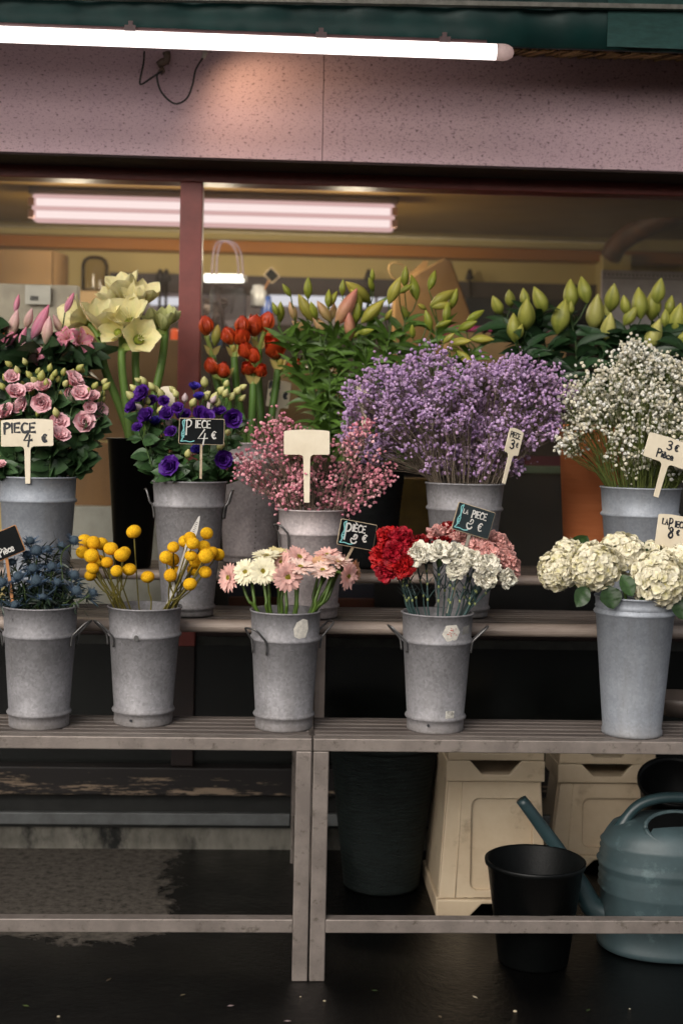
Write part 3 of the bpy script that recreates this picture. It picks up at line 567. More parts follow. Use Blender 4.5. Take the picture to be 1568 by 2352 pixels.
def stick(mb, c, R, ang, z, poly, off=.0012):   # a sticker lying on the wall of the bucket
    poly = np.asarray(poly); cen = poly.mean(0)
    rings = [cen + (poly-cen)*t for t in (0.02, .5, 1)]
    v = []
    for q in rings:
        for a, b in q:
            zz = z+b; r = R(zz)+off; an = ang + a/r
            v.append(c + V(math.cos(an)*r, math.sin(an)*r, zz))
    n = len(poly); f = [(k*n+i, k*n+(i+1) % n, (k+1)*n+(i+1) % n, (k+1)*n+i) for k in range(2) for i in range(n)]
    mb.add(v, f)
STICK = M('worn_sticker', lin('dcd6ca'), lin('bab5ad'), .8, 0, 90, .2, 200, stain=lin('8b8781'), stain_s=60, stain_lo=.6, stain_hi=.72)
REDINK = M('red_print', lin('b5392c'), None, .8, 0, 50, 0)
BK = {}
def bucket(key, label, px_rim, py_rim, rim_w, px_base, py_base, base_w, zshelf, mat=ZINC, handles=(), bead=.235, base_bead=.055, name='zinc_bucket', group='zinc flower buckets', smooth_foot=False, taper_b=True):
    r0 = S(base_w/2, UZ(px_base, py_base, zshelf)[1]); c = on_shelf(px_base, py_base, zshelf, r0)
    zr = U(px_rim, py_rim, c[1] - S(rim_w/2, c[1])*.9)[2] - zshelf; r1 = S(rim_w/2, c[1])
    H = zr; hb, hl = H*(1-bead), H*base_bead*2.2
    R = lambda z: r0 + (r1-r0)*max(0, min(1, z/H))
    t = thing(name, label, 'bucket', c, group)
    def prof(off):
        P = [(0, .006), (r0-.008, .006), (r0-.004, 0), (r0-.001, .0006), (r0+.0008, .0025), (r0+.001, .006), (R(hl*.5), hl*.5)] if not smooth_foot else [(0, .006), (r0-.008, .006), (r0-.004, 0), (r0+.001, .002), (r0+.001, .007)]
        if not smooth_foot: P += [(R(hl)-.001, hl-.007), (R(hl)+.003, hl-.004), (R(hl)+.0045, hl), (R(hl)+.002, hl+.004), (R(hl)-.0005, hl+.007)]
        else: P += [(r0+.001, .012), (r0-.001, .018)]
        P += [(R(hb)-.0002, hb-.007), (R(hb)+.004, hb-.004), (R(hb)+.006, hb), (R(hb)+.004, hb+.004), (R(hb)+.001, hb+.008)]
        if smooth_foot: P += [(R(hb)+.001, hb+.010), (R(hb)+.0035, hb+.013), (R(hb)+.001, hb+.018)]
        P += [(r1-.0005, H-.004), (r1+.0022, H-.003), (r1+.0028, H-.0005), (r1+.0015, H+.0012), (r1-.0012, H), (r1-.002, H-.004), (R(hb)-.003, hb), (R(H*.4)-.003, H*.4), (0, H*.4)]
        return P
    mb = MB(); mb.lathe(prof(0), 56, c, wob=.006); build(mb, 'body', mat, t)
    for ph in handles:
        mb = MB(); handle(mb, R, c, ph[0], hb+.002, H, *(ph[1:])); build(mb, 'handle', WIRE, t)
    BK[key] = dict(c=c, R=R, r0=r0, r1=r1, H=H, hb=hb, hl=hl, t=t, rim=c+V(0, 0, H)); return BK[key]
d2 = math.radians
zq = lambda x, y: (x/3, y/3+1061.7)
B = bucket('thistle', 'zinc bucket of blue sea holly on the lower step', 90, 1400, 167, 90, 1680, 137, Z1, handles=((d2(-12),), (d2(186),)))
B = bucket('billy', 'zinc bucket of yellow billy buttons with a dark hole near its foot', 335, 1401, 166, 329, 1673, 134, Z1, handles=((d2(205),),))
mb = MB(); stick(mb, B['c'], B['R'], d2(252), .018, [(.0035*math.cos(a), .0035*math.sin(a)) for a in np.linspace(0, 6.28, 9)[:-1]], .0028); build(mb, 'drain_hole', INK, B['t'])
mb = MB(); stick(mb, B['c'], B['R'], d2(263), B['hb'], [(.006*math.cos(a), .008*math.sin(a)) for a in np.linspace(0, 6.28, 9)[:-1]], .006); build(mb, 'dent', WIRE, B['t'])
B = bucket('gerbera', 'zinc bucket of gerberas with a pale scraped sticker mark on its collar', 657, 1410, 160, 651, 1684, 133, Z1, handles=((d2(222), .034, .03, .026, .025), (d2(20),)))
mb = MB(); stick(mb, B['c'], B['R'], d2(296), B['hb']+.031, [(-.016, -.018), (-.019, .0), (-.012, .016), (.004, .024), (.017, .020), (.020, -.002), (.013, -.021), (-.004, -.023)]); build(mb, 'sticker', STICK, B['t'], label='pale scraped sticker residue')
B = bucket('carnation', 'zinc bucket of mixed carnations with torn stickers on collar and foot', 1009, 1415, 163, 998, 1688, 132, Z1, handles=((d2(192),), (d2(-10),)))
mb = MB(); stick(mb, B['c'], B['R'], d2(287), B['hb']+.026, [(-.023, -.002), (-.014, .019), (.012, .020), (.023, .003), (.014, -.016), (-.010, -.020)]); build(mb, 'sticker', STICK, B['t'], label='hexagonal torn sticker with red print')
mb = MB()
for i in range(14):
    u, v_ = rng.uniform(-.014, .014), rng.uniform(-.006, .014); s_ = rng.uniform(.001, .0026); stick(mb, B['c'], B['R'], d2(287)+u/B['r1'], B['hb']+.026+v_, [(s_, 0), (0, s_*.8), (-s_, .0004), (0, -s_*.6)], .0018)
build(mb, 'print', REDINK, B['t'])
mb = MB(); stick(mb, B['c'], B['R'], d2(318), B['hb']+.030, [(-.013, -.01), (-.013, .01), (.012, .012), (.012, -.008)]); build(mb, 'sticker', M('faded_sticker', lin('8d8a85'), lin('7c7974'), .7, 0, 60), B['t'], label='faded grey rectangular sticker')
mb = MB(); stick(mb, B['c'], B['R'], d2(292), B['hl']+.012, [(-.012, -.011), (-.0115, .011), (.012, .010), (.0115, -.010)]); build(mb, 'sticker', M('white_sticker', lin('d2cec5'), lin('a9a59c'), .7, 0, 80, stain=lin('85817b'), stain_s=70, stain_lo=.5, stain_hi=.6), B['t'], label='small square white sticker near the foot')
mb = MB(); stick(mb, B['c'], B['R'], d2(250), .022, [(.003*math.cos(a), .004*math.sin(a)) for a in np.linspace(0, 6.28, 9)[:-1]], .0028); build(mb, 'drain_hole', INK, B['t'])
bucket('hydrangea', 'tall smooth blue grey zinc vase holding white hydrangeas', 1458, 1378, 184, 1449, 1699, 140, Z1, ZINC2, (), .115, .02, 'zinc_vase', None, True)
bucket('pinklis', 'zinc bucket of pink lisianthus on the upper step', 79, 1097, 172, 84, 1418, 138, Z2, ZINC2, (), .17, .03)
bucket('purplelis', 'zinc bucket of purple lisianthus with wire ears on both sides', 424, 1107, 168, 431, 1419, 118, Z2, ZINC, ((d2(186), .036, .020, .034, .016), (d2(-6), .036, .020, .034, .016)), .18, .03)
bucket('pinkgyp', 'dull zinc bucket of pink baby\'s breath with one wire ear facing out', 711, 1173, 152, 711, 1424, 128, Z2, ZINC3, ((d2(213), .05, .022, .018, .022),), .22, .05)
bucket('lavgyp', 'zinc bucket of lavender baby\'s breath behind the carnations', 1066, 1112, 180, 1060, 1421, 118, Z2, ZINC, (), .19, .03)
bucket('whitegyp', 'zinc bucket of white baby\'s breath behind the hydrangeas', 1467, 1122, 183, 1462, 1424, 130, Z2, ZINC2, (), .21, .03)
bucket('redama', 'large dull zinc tub with a riveted seam holding red amaryllis', 576, 1018, 160, 573, 1296, 122, Z3, ZINC3, (), .16, .03, 'zinc_tub', None)
B = BK['redama']; mb = MB()
for z in np.arange(.03, B['H']-.05, .016): stick(mb, B['c'], B['R'], d2(282)+rng.normal(0, .008), z, [(.002, 0), (0, .003), (-.002, 0), (0, -.003)], .0015)
build(mb, 'rivet_seam', M('seam', lin('4f4a48'), None, .6), B['t'])
def pot(key, name, label, cat, px_rim, py_rim, rim_w, px_base, py_base, base_w, z, mat, lip=.012, ribs=0, inner=.35):
    r0 = S(base_w/2, UZ(px_base, py_base, z)[1]); c = on_shelf(px_base, py_base, z, r0); r1 = S(rim_w/2, c[1]); H = U(px_rim, py_rim, c[1]-r1*.9)[2]-z
    P = [(0, .003), (r0-.004, 0), (r0, .004)]; R = lambda q: r0+(r1-r0)*q/H
    if ribs:
        for i in range(1, ribs*2):
            q = H*.97*i/(ribs*2); P.append((R(q)+(.0022 if i % 2 else -.0006), q))
    P += [(R(H-lip*1.2), H-lip*1.2), (r1+.004, H-lip), (r1+.005, H-.002), (r1+.002, H), (r1-.003, H-.003), (R(H*inner)-.004, H*inner), (0, H*inner)]
    t = thing(name, label, cat, c); mb = MB(); mb.lathe(P, 56, c); build(mb, 'body', mat, t)
    BK[key] = dict(c=c, R=R, r0=r0, r1=r1, H=H, t=t, rim=c+V(0, 0, H)); return BK[key]
pot('cream', 'black_vase', 'tall slim black plastic vase holding cream amaryllis', 'vase', 293, 1006, 122, 305, 1306, 84, Z3, BLACKP, .004)
WICK = M('dark_wicker', lin('101314'), lin('090b0b'), .6, 0, 20, .6, 90, (1, 1, 6), spec=.25)
pot('lily', 'round_planter', 'broad black ribbed planter of lily stems behind the pink sprays', 'planter', 852, 1062, 172, 840, 1307, 130, Z3, WICK, .01, 26)
TERRA = M('terracotta', lin('dd8654'), lin('cc7342'), .7, 0, 7, .12, 60, (.4, .4, 5), lin('6f3a22'), 6, .6, .8)
pot('greenlily', 'terracotta_pot', 'tall smooth terracotta pot of budded lilies by the window', 'pot', 1352, 975, 168, 1358, 1310, 130, Z3, TERRA, .02)
for nm_, k in (('lip', 'greenlily'),): pass
pot('pinklily', 'black_tub', 'black plastic tub of pink lilies behind the pink lisianthus', 'tub', 55, 1010, 120, 60, 1306, 100, Z3, BLACKP, .006)
# ------------------------------------------------------------------ under the bench
GREENB = M('dark_green_weave', lin('1a2422'), lin('0a0f0e'), .6, 0, 18, .8, 110, (1, 1, 9), spec=.25)
pot('under', 'ribbed_tub', 'big dark green ribbed tub standing empty under the bench', 'tub', 886, 1725, 250, 874, 2060, 176, 0, GREENB, .01, 34, .1)
pot('bucket', 'black_bucket', 'open black plastic bucket standing before the cream crates', 'bucket', 1226, 2005, 226, 1222, 2236, 168, 0, M('scuffed_black', lin('090b0b'), lin('060707'), .42, 0, 30, .12, 160, spec=.2), .012, 0, .06)
# tilted black tub behind the can
t = thing('tilted_tub', 'black round tub tipped forward behind the watering can', 'tub', (0, 0, 0)); c0 = U(1552, 1793, .52)
mb = MB(); mb.lathe([(0, -.24), (.07, -.24), (.098, -.02), (.104, -.012), (.105, 0), (.100, .002), (.094, -.01), (.066, -.22), (0, -.22)], 48)
q = MB(); q.merge(mb, c0, rotto(nrm(V(-.08, -.42, .9)))); build(q, 'body', BLACKP, t)
q = MB(); q.box((c0[0]-.07, .50, 0.0), (c0[0]+.15, .78, c0[2]-.245)); build(q, 'upturned_crate', M('dark_crate', lin('3a3630'), None, .7), None, False, label='dark upturned crate propping up the tipped tub', cat='crate', bevel=.006)  # crate in one dark brown tone
q = MB(); q.lathe([(0, 0), (.05, 0), (.078, .035), (.08, .05), (.076, .05), (.048, .012), (0, .01)], 40, on_shelf(1560, 1655, Z1, .05)+V(.01, .03, 0)); build(q, 'dish', M('grey_dish', lin('5a504a'), None, .5), None, label='shallow grey dish on the lower step behind the zinc vase', cat='dish')
# crates
CREAM = M('dirty_cream_plastic', lin('c9b79c'), lin('b8a387'), .5, 0, 5, .08, 60, (1, 1, 1), lin('7d6a54'), 9, .54, .76)
def crate(label, pxl, pxr, pyb, ptop, nfoot, wide=1.0, mirror=1):
    """tapered plastic flower crate, upside down: flared foot with an arched cut, sunk end panel, another crate's grip on top"""
    yb = UZ(pxl, pyb, 0)[1]; a = UZ(pxl, pyb, 0); b = U(pxr, pyb, yb); W = b[0]-a[0]; H = U(pxl, ptop, yb)[2]; cx = (a[0]+b[0])/2; D = .34
    t = thing('plastic_crate', label, 'crate', (cx, yb, 0), 'stacked cream crates')
    f = .047; hw = W/2; tw = hw*.86
    mb = MB()                            # foot flange with cut-out
    for s_ in (-1, 1):
        x0, x1 = s_*hw, s_*hw*.42; x2 = s_*hw*.20
        P = [(x0, 0), (x1, 0), (x2, f*.75), (0, f*.75), (0, f), (x0, f)]
        if s_ > 0: P = P[::-1]
        mb.prism(P[::-1], V(cx, yb, 0), V(1, 0, 0), V(0, 0, 1), -.018, 0)
    mb.box((cx-hw, yb+.0185, .0), (cx-hw+.02, yb+D, f)); mb.box((cx+hw-.02, yb+.0185, .0), (cx+hw, yb+D, f)); mb.box((cx-hw+.0205, yb+D-.02, 0), (cx+hw-.0205, yb+D, f))
    build(mb, 'foot', CREAM, t, False, bevel=.004)
    def lerp(x, z): return x*(1-(1-.86)*(z-f)/(H-f))
    mb = MB(); iy = .022                  # core
    mb.hexa([V(cx-hw*.955, yb+iy, f+.0005), V(cx+hw*.955, yb+iy, f+.0005), V(cx+hw*.955, yb+D-.01, f+.0005), V(cx-hw*.955, yb+D-.01, f+.0005), V(cx-tw*.97, yb+iy+.012, H), V(cx+tw*.97, yb+iy+.012, H), V(cx+tw*.97, yb+D-.02, H), V(cx-tw*.97, yb+D-.02, H)])
    build(mb, 'core', CREAM, t, False, bevel=.004)
    mb = MB()
    def rail(x0, x1, z0, z1, pr=.012):
        P = []
        for z, yo in ((z0, (z0-f)/(H-f)*.012), (z1, (z1-f)/(H-f)*.012)):
            for x, y in ((lerp(x0, z), yb+iy-pr+yo), (lerp(x1, z), yb+iy-pr+yo), (lerp(x1, z), yb+iy+.004+yo), (lerp(x0, z), yb+iy+.004+yo)): P.append(V(cx+x, y, z))
        mb.hexa(P)
    # one moulded end wall with a rounded sunken panel
    x0, x1, z0, z1 = -hw*.40, hw*.68, f+.022, H-.048; rc = .022; inn = []
    for cx_, cz_, a in ((x1-rc, z0+rc, -90), (x1-rc, z1-rc, 0), (x0+rc, z1-rc, 90), (x0+rc, z0+rc, 180)):
        inn += [(cx_+rc*math.cos(math.radians(a+15*i)), cz_+rc*math.sin(math.radians(a+15*i))) for i in range(7)]
    mx, mz = (x0+x1)/2, (z0+z1)/2; out = []
    for x, z in inn:
        dx, dz = x-mx, z-mz; k = 9
        for s_ in np.linspace(1, 6, 400):
            X, Z = mx+dx*s_, mz+dz*s_
            if Z < f+.001 or Z > H-.002 or abs(X) > hw*.945*(1-.14*(Z-f)/(H-f)): break
            k = s_
        out.append((mx+dx*k, mz+dz*k))
    for cxn, czn in ((-hw*.944, f+.001), (hw*.944, f+.001), (-hw*.944*.86, H-.002), (hw*.944*.86, H-.002)):
        j = min(range(len(out)), key=lambda i: (out[i][0]-cxn)**2+(out[i][1]-czn)**2); out[j] = (cxn, czn)
    yy = lambda z, pr: yb+iy+(z-f)/(H-f)*.012-pr
    n_ = len(inn); vv = [V(cx+x, yy(z, .013), z) for x, z in out]+[V(cx+x, yy(z, .013), z) for x, z in inn]+[V(cx+x, yy(z, -.001), z) for x, z in inn]+[V(cx+x, yy(z, -.004), z) for x, z in out]
    mb.add(vv, [(i, (i+1) % n_, n_+(i+1) % n_, n_+i) for i in range(n_)]+[(n_+i, n_+(i+1) % n_, 2*n_+(i+1) % n_, 2*n_+i) for i in range(n_)]+[((i+1) % n_, i, 3*n_+i, 3*n_+(i+1) % n_) for i in range(n_)])
    o = build(mb, 'end_frame', CREAM, t, False, bevel=.003)
    mb = MB()
    for xr in (-hw*.66,): mb.tube([V(cx+xr, yy(f+.01, .0125), f+.004), V(cx+xr*.87, yy(H-.01, .0125), H-.004)], .0022, 6)
    build(mb, 'moulded_rib', CREAM, t)
    # nested crates above
    z = H+.001
    for k in range(nfoot):
        w2 = tw*(1.0-.02*k); h2 = .055; y0 = yb+.008
        u = thing('plastic_crate', None, 'crate', (cx, y0, z), 'stacked cream crates'); u['label'] = label.replace('lowest', ('second' if k == 0 else 'topmost'))
        mb = MB(); n_ = [(-w2, 0), (w2, 0), (w2, h2), (w2*.52, h2), (w2*.28, h2*.35), (-w2*.28, h2*.35), (-w2*.52, h2), (-w2, h2)]
        mb.prism(n_, V(cx, y0, z), V(1, 0, 0), V(0, 0, 1), -.014, 0); build(mb, 'end_wall', CREAM, u, False, bevel=.003)
        mb = MB(); mb.box((cx-w2, y0+.0145, z), (cx-w2+.014, y0+.2, z+h2)); mb.box((cx+w2-.014, y0+.0145, z), (cx+w2, y0+.2, z+h2)); mb.box((cx-w2+.0145, y0+.0145, z), (cx+w2-.0145, y0+.2, z+h2*.3)); build(mb, 'side_wall', CREAM, u, False, bevel=.003)
        z += h2+.001
    return t
crate('cream plastic crate, lowest of the stack behind the black bucket', 1000, 1262, 2107, 1797, 2)
crate('cream plastic crate, lowest of the stack behind the watering can', 1258, 1520, 2003, 1800, 2)
# watering can
CAN = M('teal_grey_plastic', lin('3f5054'), lin('354447'), .5, 0, 10, .06, 120, (1, 1, 1), lin('667a7c'), 16, .56, .8)
CAND = M('dark_teal_plastic', lin('2f4347'), lin('26393c'), .38, 0, 10, .04, 120)
cc = V(U(1556, 2200, .22)[0], .235, 0); rx, ry = U(1556, 2100, .22)[0]-U(1378, 2100, .22)[0], .135
wc = thing('watering_can', 'teal grey plastic watering can with ribbed shoulder and arched handle', 'watering can', cc)
zz = lambda py: U(1400, py, .235)[2]
def oval(prof, n=64):
    mb = MB(); ang = np.arange(n)*2*PI/n; k = len(prof); vv = []
    for s_, z in prof:
        p = .86
        cx_, sy_ = np.sign(np.cos(ang))*np.abs(np.cos(ang))**p, np.sign(np.sin(ang))*np.abs(np.sin(ang))**p
        vv.append(np.stack([cc[0]+rx*s_*cx_, cc[1]+ry*s_*sy_, np.full(n, z)], 1))
    mb.add(np.concatenate(vv), [(i*n+j, i*n+(j+1) % n, (i+1)*n+(j+1) % n, (i+1)*n+j) for i in range(k-1) for j in range(n)]); return mb
zt_, zb2 = zz(1905), zz(2200)
pr = [(.0, .004), (.96, .0), (1.02, .006), (1.02, .018), (1.0, .024), (1.0, .05)]
z0_, z1_ = zz(2040), zz(1925)
zs_ = np.linspace(z0_, z1_, 17)
for i, z in enumerate(zs_): pr.append((1.0+(.022 if i % 2 else -.012)-.02*(i/16)**2+(.03 if i in (8, 9) else 0), z))
pr += [(.93, zz(1912)), (.86, zz(1895)), (.70, zz(1882)), (.5, zz(1878)), (0, zz(1876))]
build(oval(pr), 'body', CAN, wc)
FM = U(1560, 1908, cc[1]-.075)+V(0, 0, .004)
mb = MB()                                 # filler mouth rim
mb.tube([FM+V(.085*math.cos(a), .052*math.sin(a)*.80, .052*math.sin(a)*.60) for a in np.linspace(-PI, PI, 40)], .006, 8); build(mb, 'filler_rim', CAN, wc)
mb = MB(); mb.add([FM+V(.083*math.cos(a), .05*math.sin(a)*.80, .05*math.sin(a)*.60)+V(0, -.0015, .002) for a in np.linspace(0, 2*PI, 40)[:-1]], [tuple(range(39))]); build(mb, 'filler_mouth', BLACKP, wc, False)
hp = [U(x, y, .235) for x, y in ((1424, 1905), (1440, 1875), (1468, 1848), (1510, 1834), (1568, 1832), (1640, 1845), (1700, 1890), (1722, 1960), (1722, 2060))]
mb = MB(); mb.tube(catmull(hp, 6), np.interp(np.linspace(0, 1, 49), [0, .12, 1], [.022, .0135, .013]), 14); build(mb, 'handle', CAND, wc)
sp_ = [V(cc[0]-rx*.82, cc[1], .07), U(1362, 2085, .24), U(1330, 2030, .245), U(1283, 1955, .25), U(1240, 1895, .25), U(1196, 1836, .25)]
mb = MB(); mb.tube(catmull(sp_, 6), np.interp(np.linspace(0, 1, 31), [0, .25, .6, 1], [.036, .028, .0185, .0145]), 16); build(mb, 'spout', CAND, wc)
# ------------------------------------------------------------------ flowers: shapes with the base at the origin and the axis up
D = math.radians
def L_(h, k=1.0): return np.array(lin(h))*k
def petal(mb, az, L, W, a0, a1, um=.6, base=.25, e=.6, cup=.25, ruf=0, rk=7, nu=6, nv=5, r0=0, z0=0, c0=None, c1=None, cm=None, pw=1.0, jit=0, pt=.02):
    u = np.linspace(0, 1, nu); v = np.linspace(-1, 1, nv)
    ang = a0+(a1-a0)*u**pw; d = L/(nu-1)
    am = (ang[1:]+ang[:-1])/2
    r = r0+np.concatenate([[0], np.cumsum(np.sin(am))])*d; z = z0+np.concatenate([[0], np.cumsum(np.cos(am))])*d
    w = np.where(u < um, base+(1-base)*np.sin(PI/2*np.minimum(u/um, 1)), np.maximum(np.cos(PI/2*np.clip((u-um)/(1-um), 0, 1)), 0)**e)*W
    w = np.maximum(w, pt*W)
    nr, nz = -np.cos(ang), np.sin(ang)
    k = cup*w[:, None]*v[None]**2
    if ruf: k = k+ruf*L*np.sin(v[None]*rk+rng.uniform(0, 6)+u[:, None]*2)*(u[:, None]**1.5)
    if jit: k = k+rng.normal(0, jit*L, (nu, nv))*u[:, None]
    rr = r[:, None]+nr[:, None]*k; zz_ = z[:, None]+nz[:, None]*k; tt = w[:, None]*v[None]
    ca, sa = math.cos(az), math.sin(az)
    P = np.stack([rr*ca-tt*sa, rr*sa+tt*ca, zz_], 2).reshape(-1, 3)
    c0 = np.array(c0); c1 = np.array(c1 if c1 is not None else c0)
    c = c0[None, None]+(c1-c0)[None, None]*(u**.8)[:, None, None]
    c = np.broadcast_to(c, (nu, nv, 3)).copy()
    if cm is not None: c += (np.array(cm)-c)*(np.exp(-(v/.3)**2)*.7)[None, :, None]*(1-u[:, None, None]*.6)
    i = np.arange(nu-1)[:, None]*nv+np.arange(nv-1)[None]
    f = np.stack([i, i+1, i+nv+1, i+nv], 2).reshape(-1, 4)
    mb.add(P, f, np.clip(c.reshape(-1, 3)*rng.uniform(.92, 1.06), 0, 1))
def spindle(mb, L, R, um=.45, lobes=3, depth=.10, c0=None, c1=None, cr=None, nu=11, nv=15, bend=0, tipw=.06, twist=0):
    u = np.linspace(0, 1, nu); a = np.arange(nv)*2*PI/nv
    w = np.where(u < um, .18+.82*np.sin(PI/2*u/um), np.cos(PI/2*np.clip((u-um)/(1-um), 0, 1))**.85); w = np.maximum(w, tipw)
    w[0] = .12
    lob = 1+depth*np.abs(np.cos(lobes*(a[None]+twist*u[:, None])/1.0*.5))**.7-depth*.5
    rr = R*w[:, None]*lob
    P = np.stack([rr*np.cos(a)[None]+bend*L*(u**2)[:, None], rr*np.sin(a)[None], np.broadcast_to(L*u[:, None], rr.shape)], 2).reshape(-1, 3)
    c0, c1 = np.array(c0), np.array(c1); c = c0+(c1-c0)*(u**1.1)[:, None]; c = np.repeat(c[:, None], nv, 1)
    if cr is not None:
        k = np.clip(1-(lob-1+depth*.5)/depth*2.6, 0, 1)[..., None]*.6; c = c+(np.array(cr)-c)*k
    i = np.arange(nu-1)[:, None]*nv; j = np.arange(nv)[None]; j2 = (j+1) % nv
    f = np.stack([i+j, i+j2, i+nv+j2, i+nv+j], 2).reshape(-1, 4)
    mb.add(P, f, c.reshape(-1, 3)); mb.f.append([mb.n-nv+q for q in range(nv)])
def leaf(mb, p, d, up, L, W, col, droop=.5, um=.4, e=1.0, nu=7, fold=.25, nv=3, wave=0):
    """a leaf from p along d, blade facing up, drooping towards the ground"""
    d = nrm(d); s_ = nrm(np.cross(d, up)); u = np.linspace(0, 1, nu); P = []; q = np.array(p, float); dd = d.copy()
    w = np.where(u < um, .15+.85*np.sin(PI/2*u/um), np.maximum(np.cos(PI/2*np.clip((u-um)/(1-um), 0, 1)), 0)**e)*W; w = np.maximum(w, .02*W)
    v = np.linspace(-1, 1, nv)
    for i in range(nu):
        n = nrm(np.cross(s_, dd))
        for vv in v: P.append(q+s_*w[i]*vv+n*abs(vv)*w[i]*fold+n*wave*w[i]*math.sin(i*2.1+vv*2))
        dd = nrm(dd+V(0, 0, -1)*droop/nu*1.4); q = q+dd*L/(nu-1)
    i = np.arange(nu-1)[:, None]*nv+np.arange(nv-1)[None]
    col = np.array(col)*rng.uniform(.7, 1.25); c = np.tile(col, (len(P), 1))
    c.reshape(nu, nv, 3)[:, nv//2] = np.clip(col*1.35, 0, 1)
    mb.add(np.array(P), np.stack([i, i+1, i+nv+1, i+nv], 2).reshape(-1, 4), c)

def amaryllis(R, openf, ct='f4ecb8', cb='c9cc72', n=6):
    mb = MB(); Lp = R*1.25
    for k in range(6):
        inner = k % 2
        petal(mb, k*PI/3+rng.normal(0, .08), Lp*rng.uniform(.9, 1.08), Lp*(.35 if inner else .40), D(26+14*openf+rng.normal(0, 3)), D(2+58*openf+rng.normal(0, 7))-inner*D(6), .54, .26, .8, .30, .02, 5, 9, 7, .012*R/.05, -.002*inner, L_(cb), L_(ct), L_('dfe0a0'), 1.3)
    if openf > .5:
        for k in range(6):
            a = k*1.05+.3; mb.tube([(0, 0, 0), (.12*R*math.cos(a), .12*R*math.sin(a), R*.5), (.22*R*math.cos(a), .22*R*math.sin(a)-.1*R, R*.85)], R*.018, 4, L_('e8e3b0'))
    mb.tube([(0, 0, -R*.35), (0, 0, 0), (0, 0, R*.12)], [R*.13, R*.2, R*.24], 10, L_('8e9a3a'))
    return mb
def red_bud(R, Lk=2.4, openf=0):
    mb = MB(); Lp = R*Lk
    for k in range(6):
        inner = k % 2
        petal(mb, k*PI/3+rng.normal(0, .05), Lp*(.93 if inner else 1.02), R*(.80 if inner else .92), D(44-inner*10), D(-38+openf*55), .48, .3, .55, .34, .01, 4, 9, 7, .06*R, 0, L_('c4692e'), L_('d4401c', rng.uniform(.8, 1.05)), L_('a82c14'), 1.0)
    spindle(mb, Lp*.85, R*.72, .45, 3, .1, L_('a84a20'), L_('b02a14'))
    mb.tube([(0, 0, -R*.7), (0, 0, .02*R)], [R*.22, R*.32], 8, L_('8f9a48'))
    return mb
def lily_open(R):
    mb = MB()
    for k in range(6):
        inner = k % 2
        petal(mb, k*PI/3, R*1.25*rng.uniform(.95, 1.05), R*(.36 if inner else .27), D(16), D(112+rng.normal(0, 6)), .5, .25, .9, .22, .025, 6, 9, 7, .04*R, 0, L_('d8a8a0'), L_('d988a0'), L_('b83a68'), 1.6)
    for k in range(6):
        a = k*1.05+.5; q = V(.45*R*math.cos(a), .45*R*math.sin(a), R*.9); mb.tube([(0, 0, 0), q*.6+V(0, 0, .1*R), q], R*.012, 4, L_('b8b878')); mb.tube([q-V(.05*R, 0, 0), q+V(.05*R, 0, .01*R)], R*.03, 5, L_('a0431c'))
    return mb
def lis_rose(R, ca, cb_, openf=.5):
    mb = MB(); rows = [(3, .62, 2, 8, .5), (4, .8, 8, 22, .55), (5, .95, 16, 34+20*openf, .58), (5, 1.05, 28, 52+34*openf, .62)]
    for i, (n, l, a0, a1, w) in enumerate(rows):
        for k in range(n):
            petal(mb, k*2*PI/n+i*.7+rng.normal(0, .1), R*1.25*l*rng.uniform(.93, 1.06), R*w*l*1.15, D(a0), D(a1+rng.normal(0, 5)), .66, .3, .5, .30, .05, 4, 6, 6, .05*R, 0, np.array(cb_), np.array(ca)*(.82+.06*i), None, 1.2)
    mb.tube([(0, 0, -.25*R), (0, 0, .05*R)], [R*.08, R*.15], 6, L_('6a7f3f'))
    return mb
def gerbera(R, cp, ctip, cc1, cc2):
    p = MB()
    for n, l, a0, a1, z in ((26, 1.0, 80, 97, 0), (24, .88, 72, 88, .02*R), (16, .45, 50, 70, .03*R)):
        for k in range(n):
            petal(p, k*2*PI/n+rng.normal(0, .05)+l, R*l*rng.uniform(.9, 1.05), R*.12*(.75 if l < .5 else 1), D(a0+rng.normal(0, 5)), D(a1+rng.normal(0, 9)), .7, .6, .5, -.25, 0, 3, 6, 3, .08*R, z, np.array(cp), np.array(ctip), None, 1, 0, .2)
    c = MB(); c.lathe([(.24*R, 0), (.25*R, .05*R), (.2*R, .10*R), (.13*R, .085*R), (0, .075*R)], 24, col=np.array(cc1))
    for k in range(90):
        a = k*2.39996; q = .235*R*math.sqrt((k+.5)/90); c.lathe([(.016*R, 0), (.012*R, .03*R), (0, .038*R)], 5, (q*math.cos(a), q*math.sin(a), .085*R), col=np.array(cc2 if k > 42 else cc1)*rng.uniform(.75, 1.2))
    k_ = MB(); k_.lathe([(.05*R, -.16*R), (.16*R, -.12*R), (.28*R, -.02*R), (.30*R, .01*R)], 16, col=L_('5f7a2e'))
    return p, c, k_
def carnation(R, ca, cb_):
    mb = MB()
    for n, l, a0, a1 in ((9, .85, 6, 24), (12, .95, 14, 42), (14, 1.0, 24, 60), (15, 1.03, 34, 82), (14, .98, 46, 104)):
        for k in range(n):
            petal(mb, rng.uniform(0, 2*PI), R*1.12*l*rng.uniform(.8, 1.1), R*.33*l, D(a0+rng.normal(0, 10)), D(a1+rng.normal(0, 20)), .9, .12, .2, .05, .14, 12, 6, 11, 0, 0, np.array(cb_), np.array(ca)*rng.uniform(.86, 1.08), None, 1.3, .03, .35)
    return mb
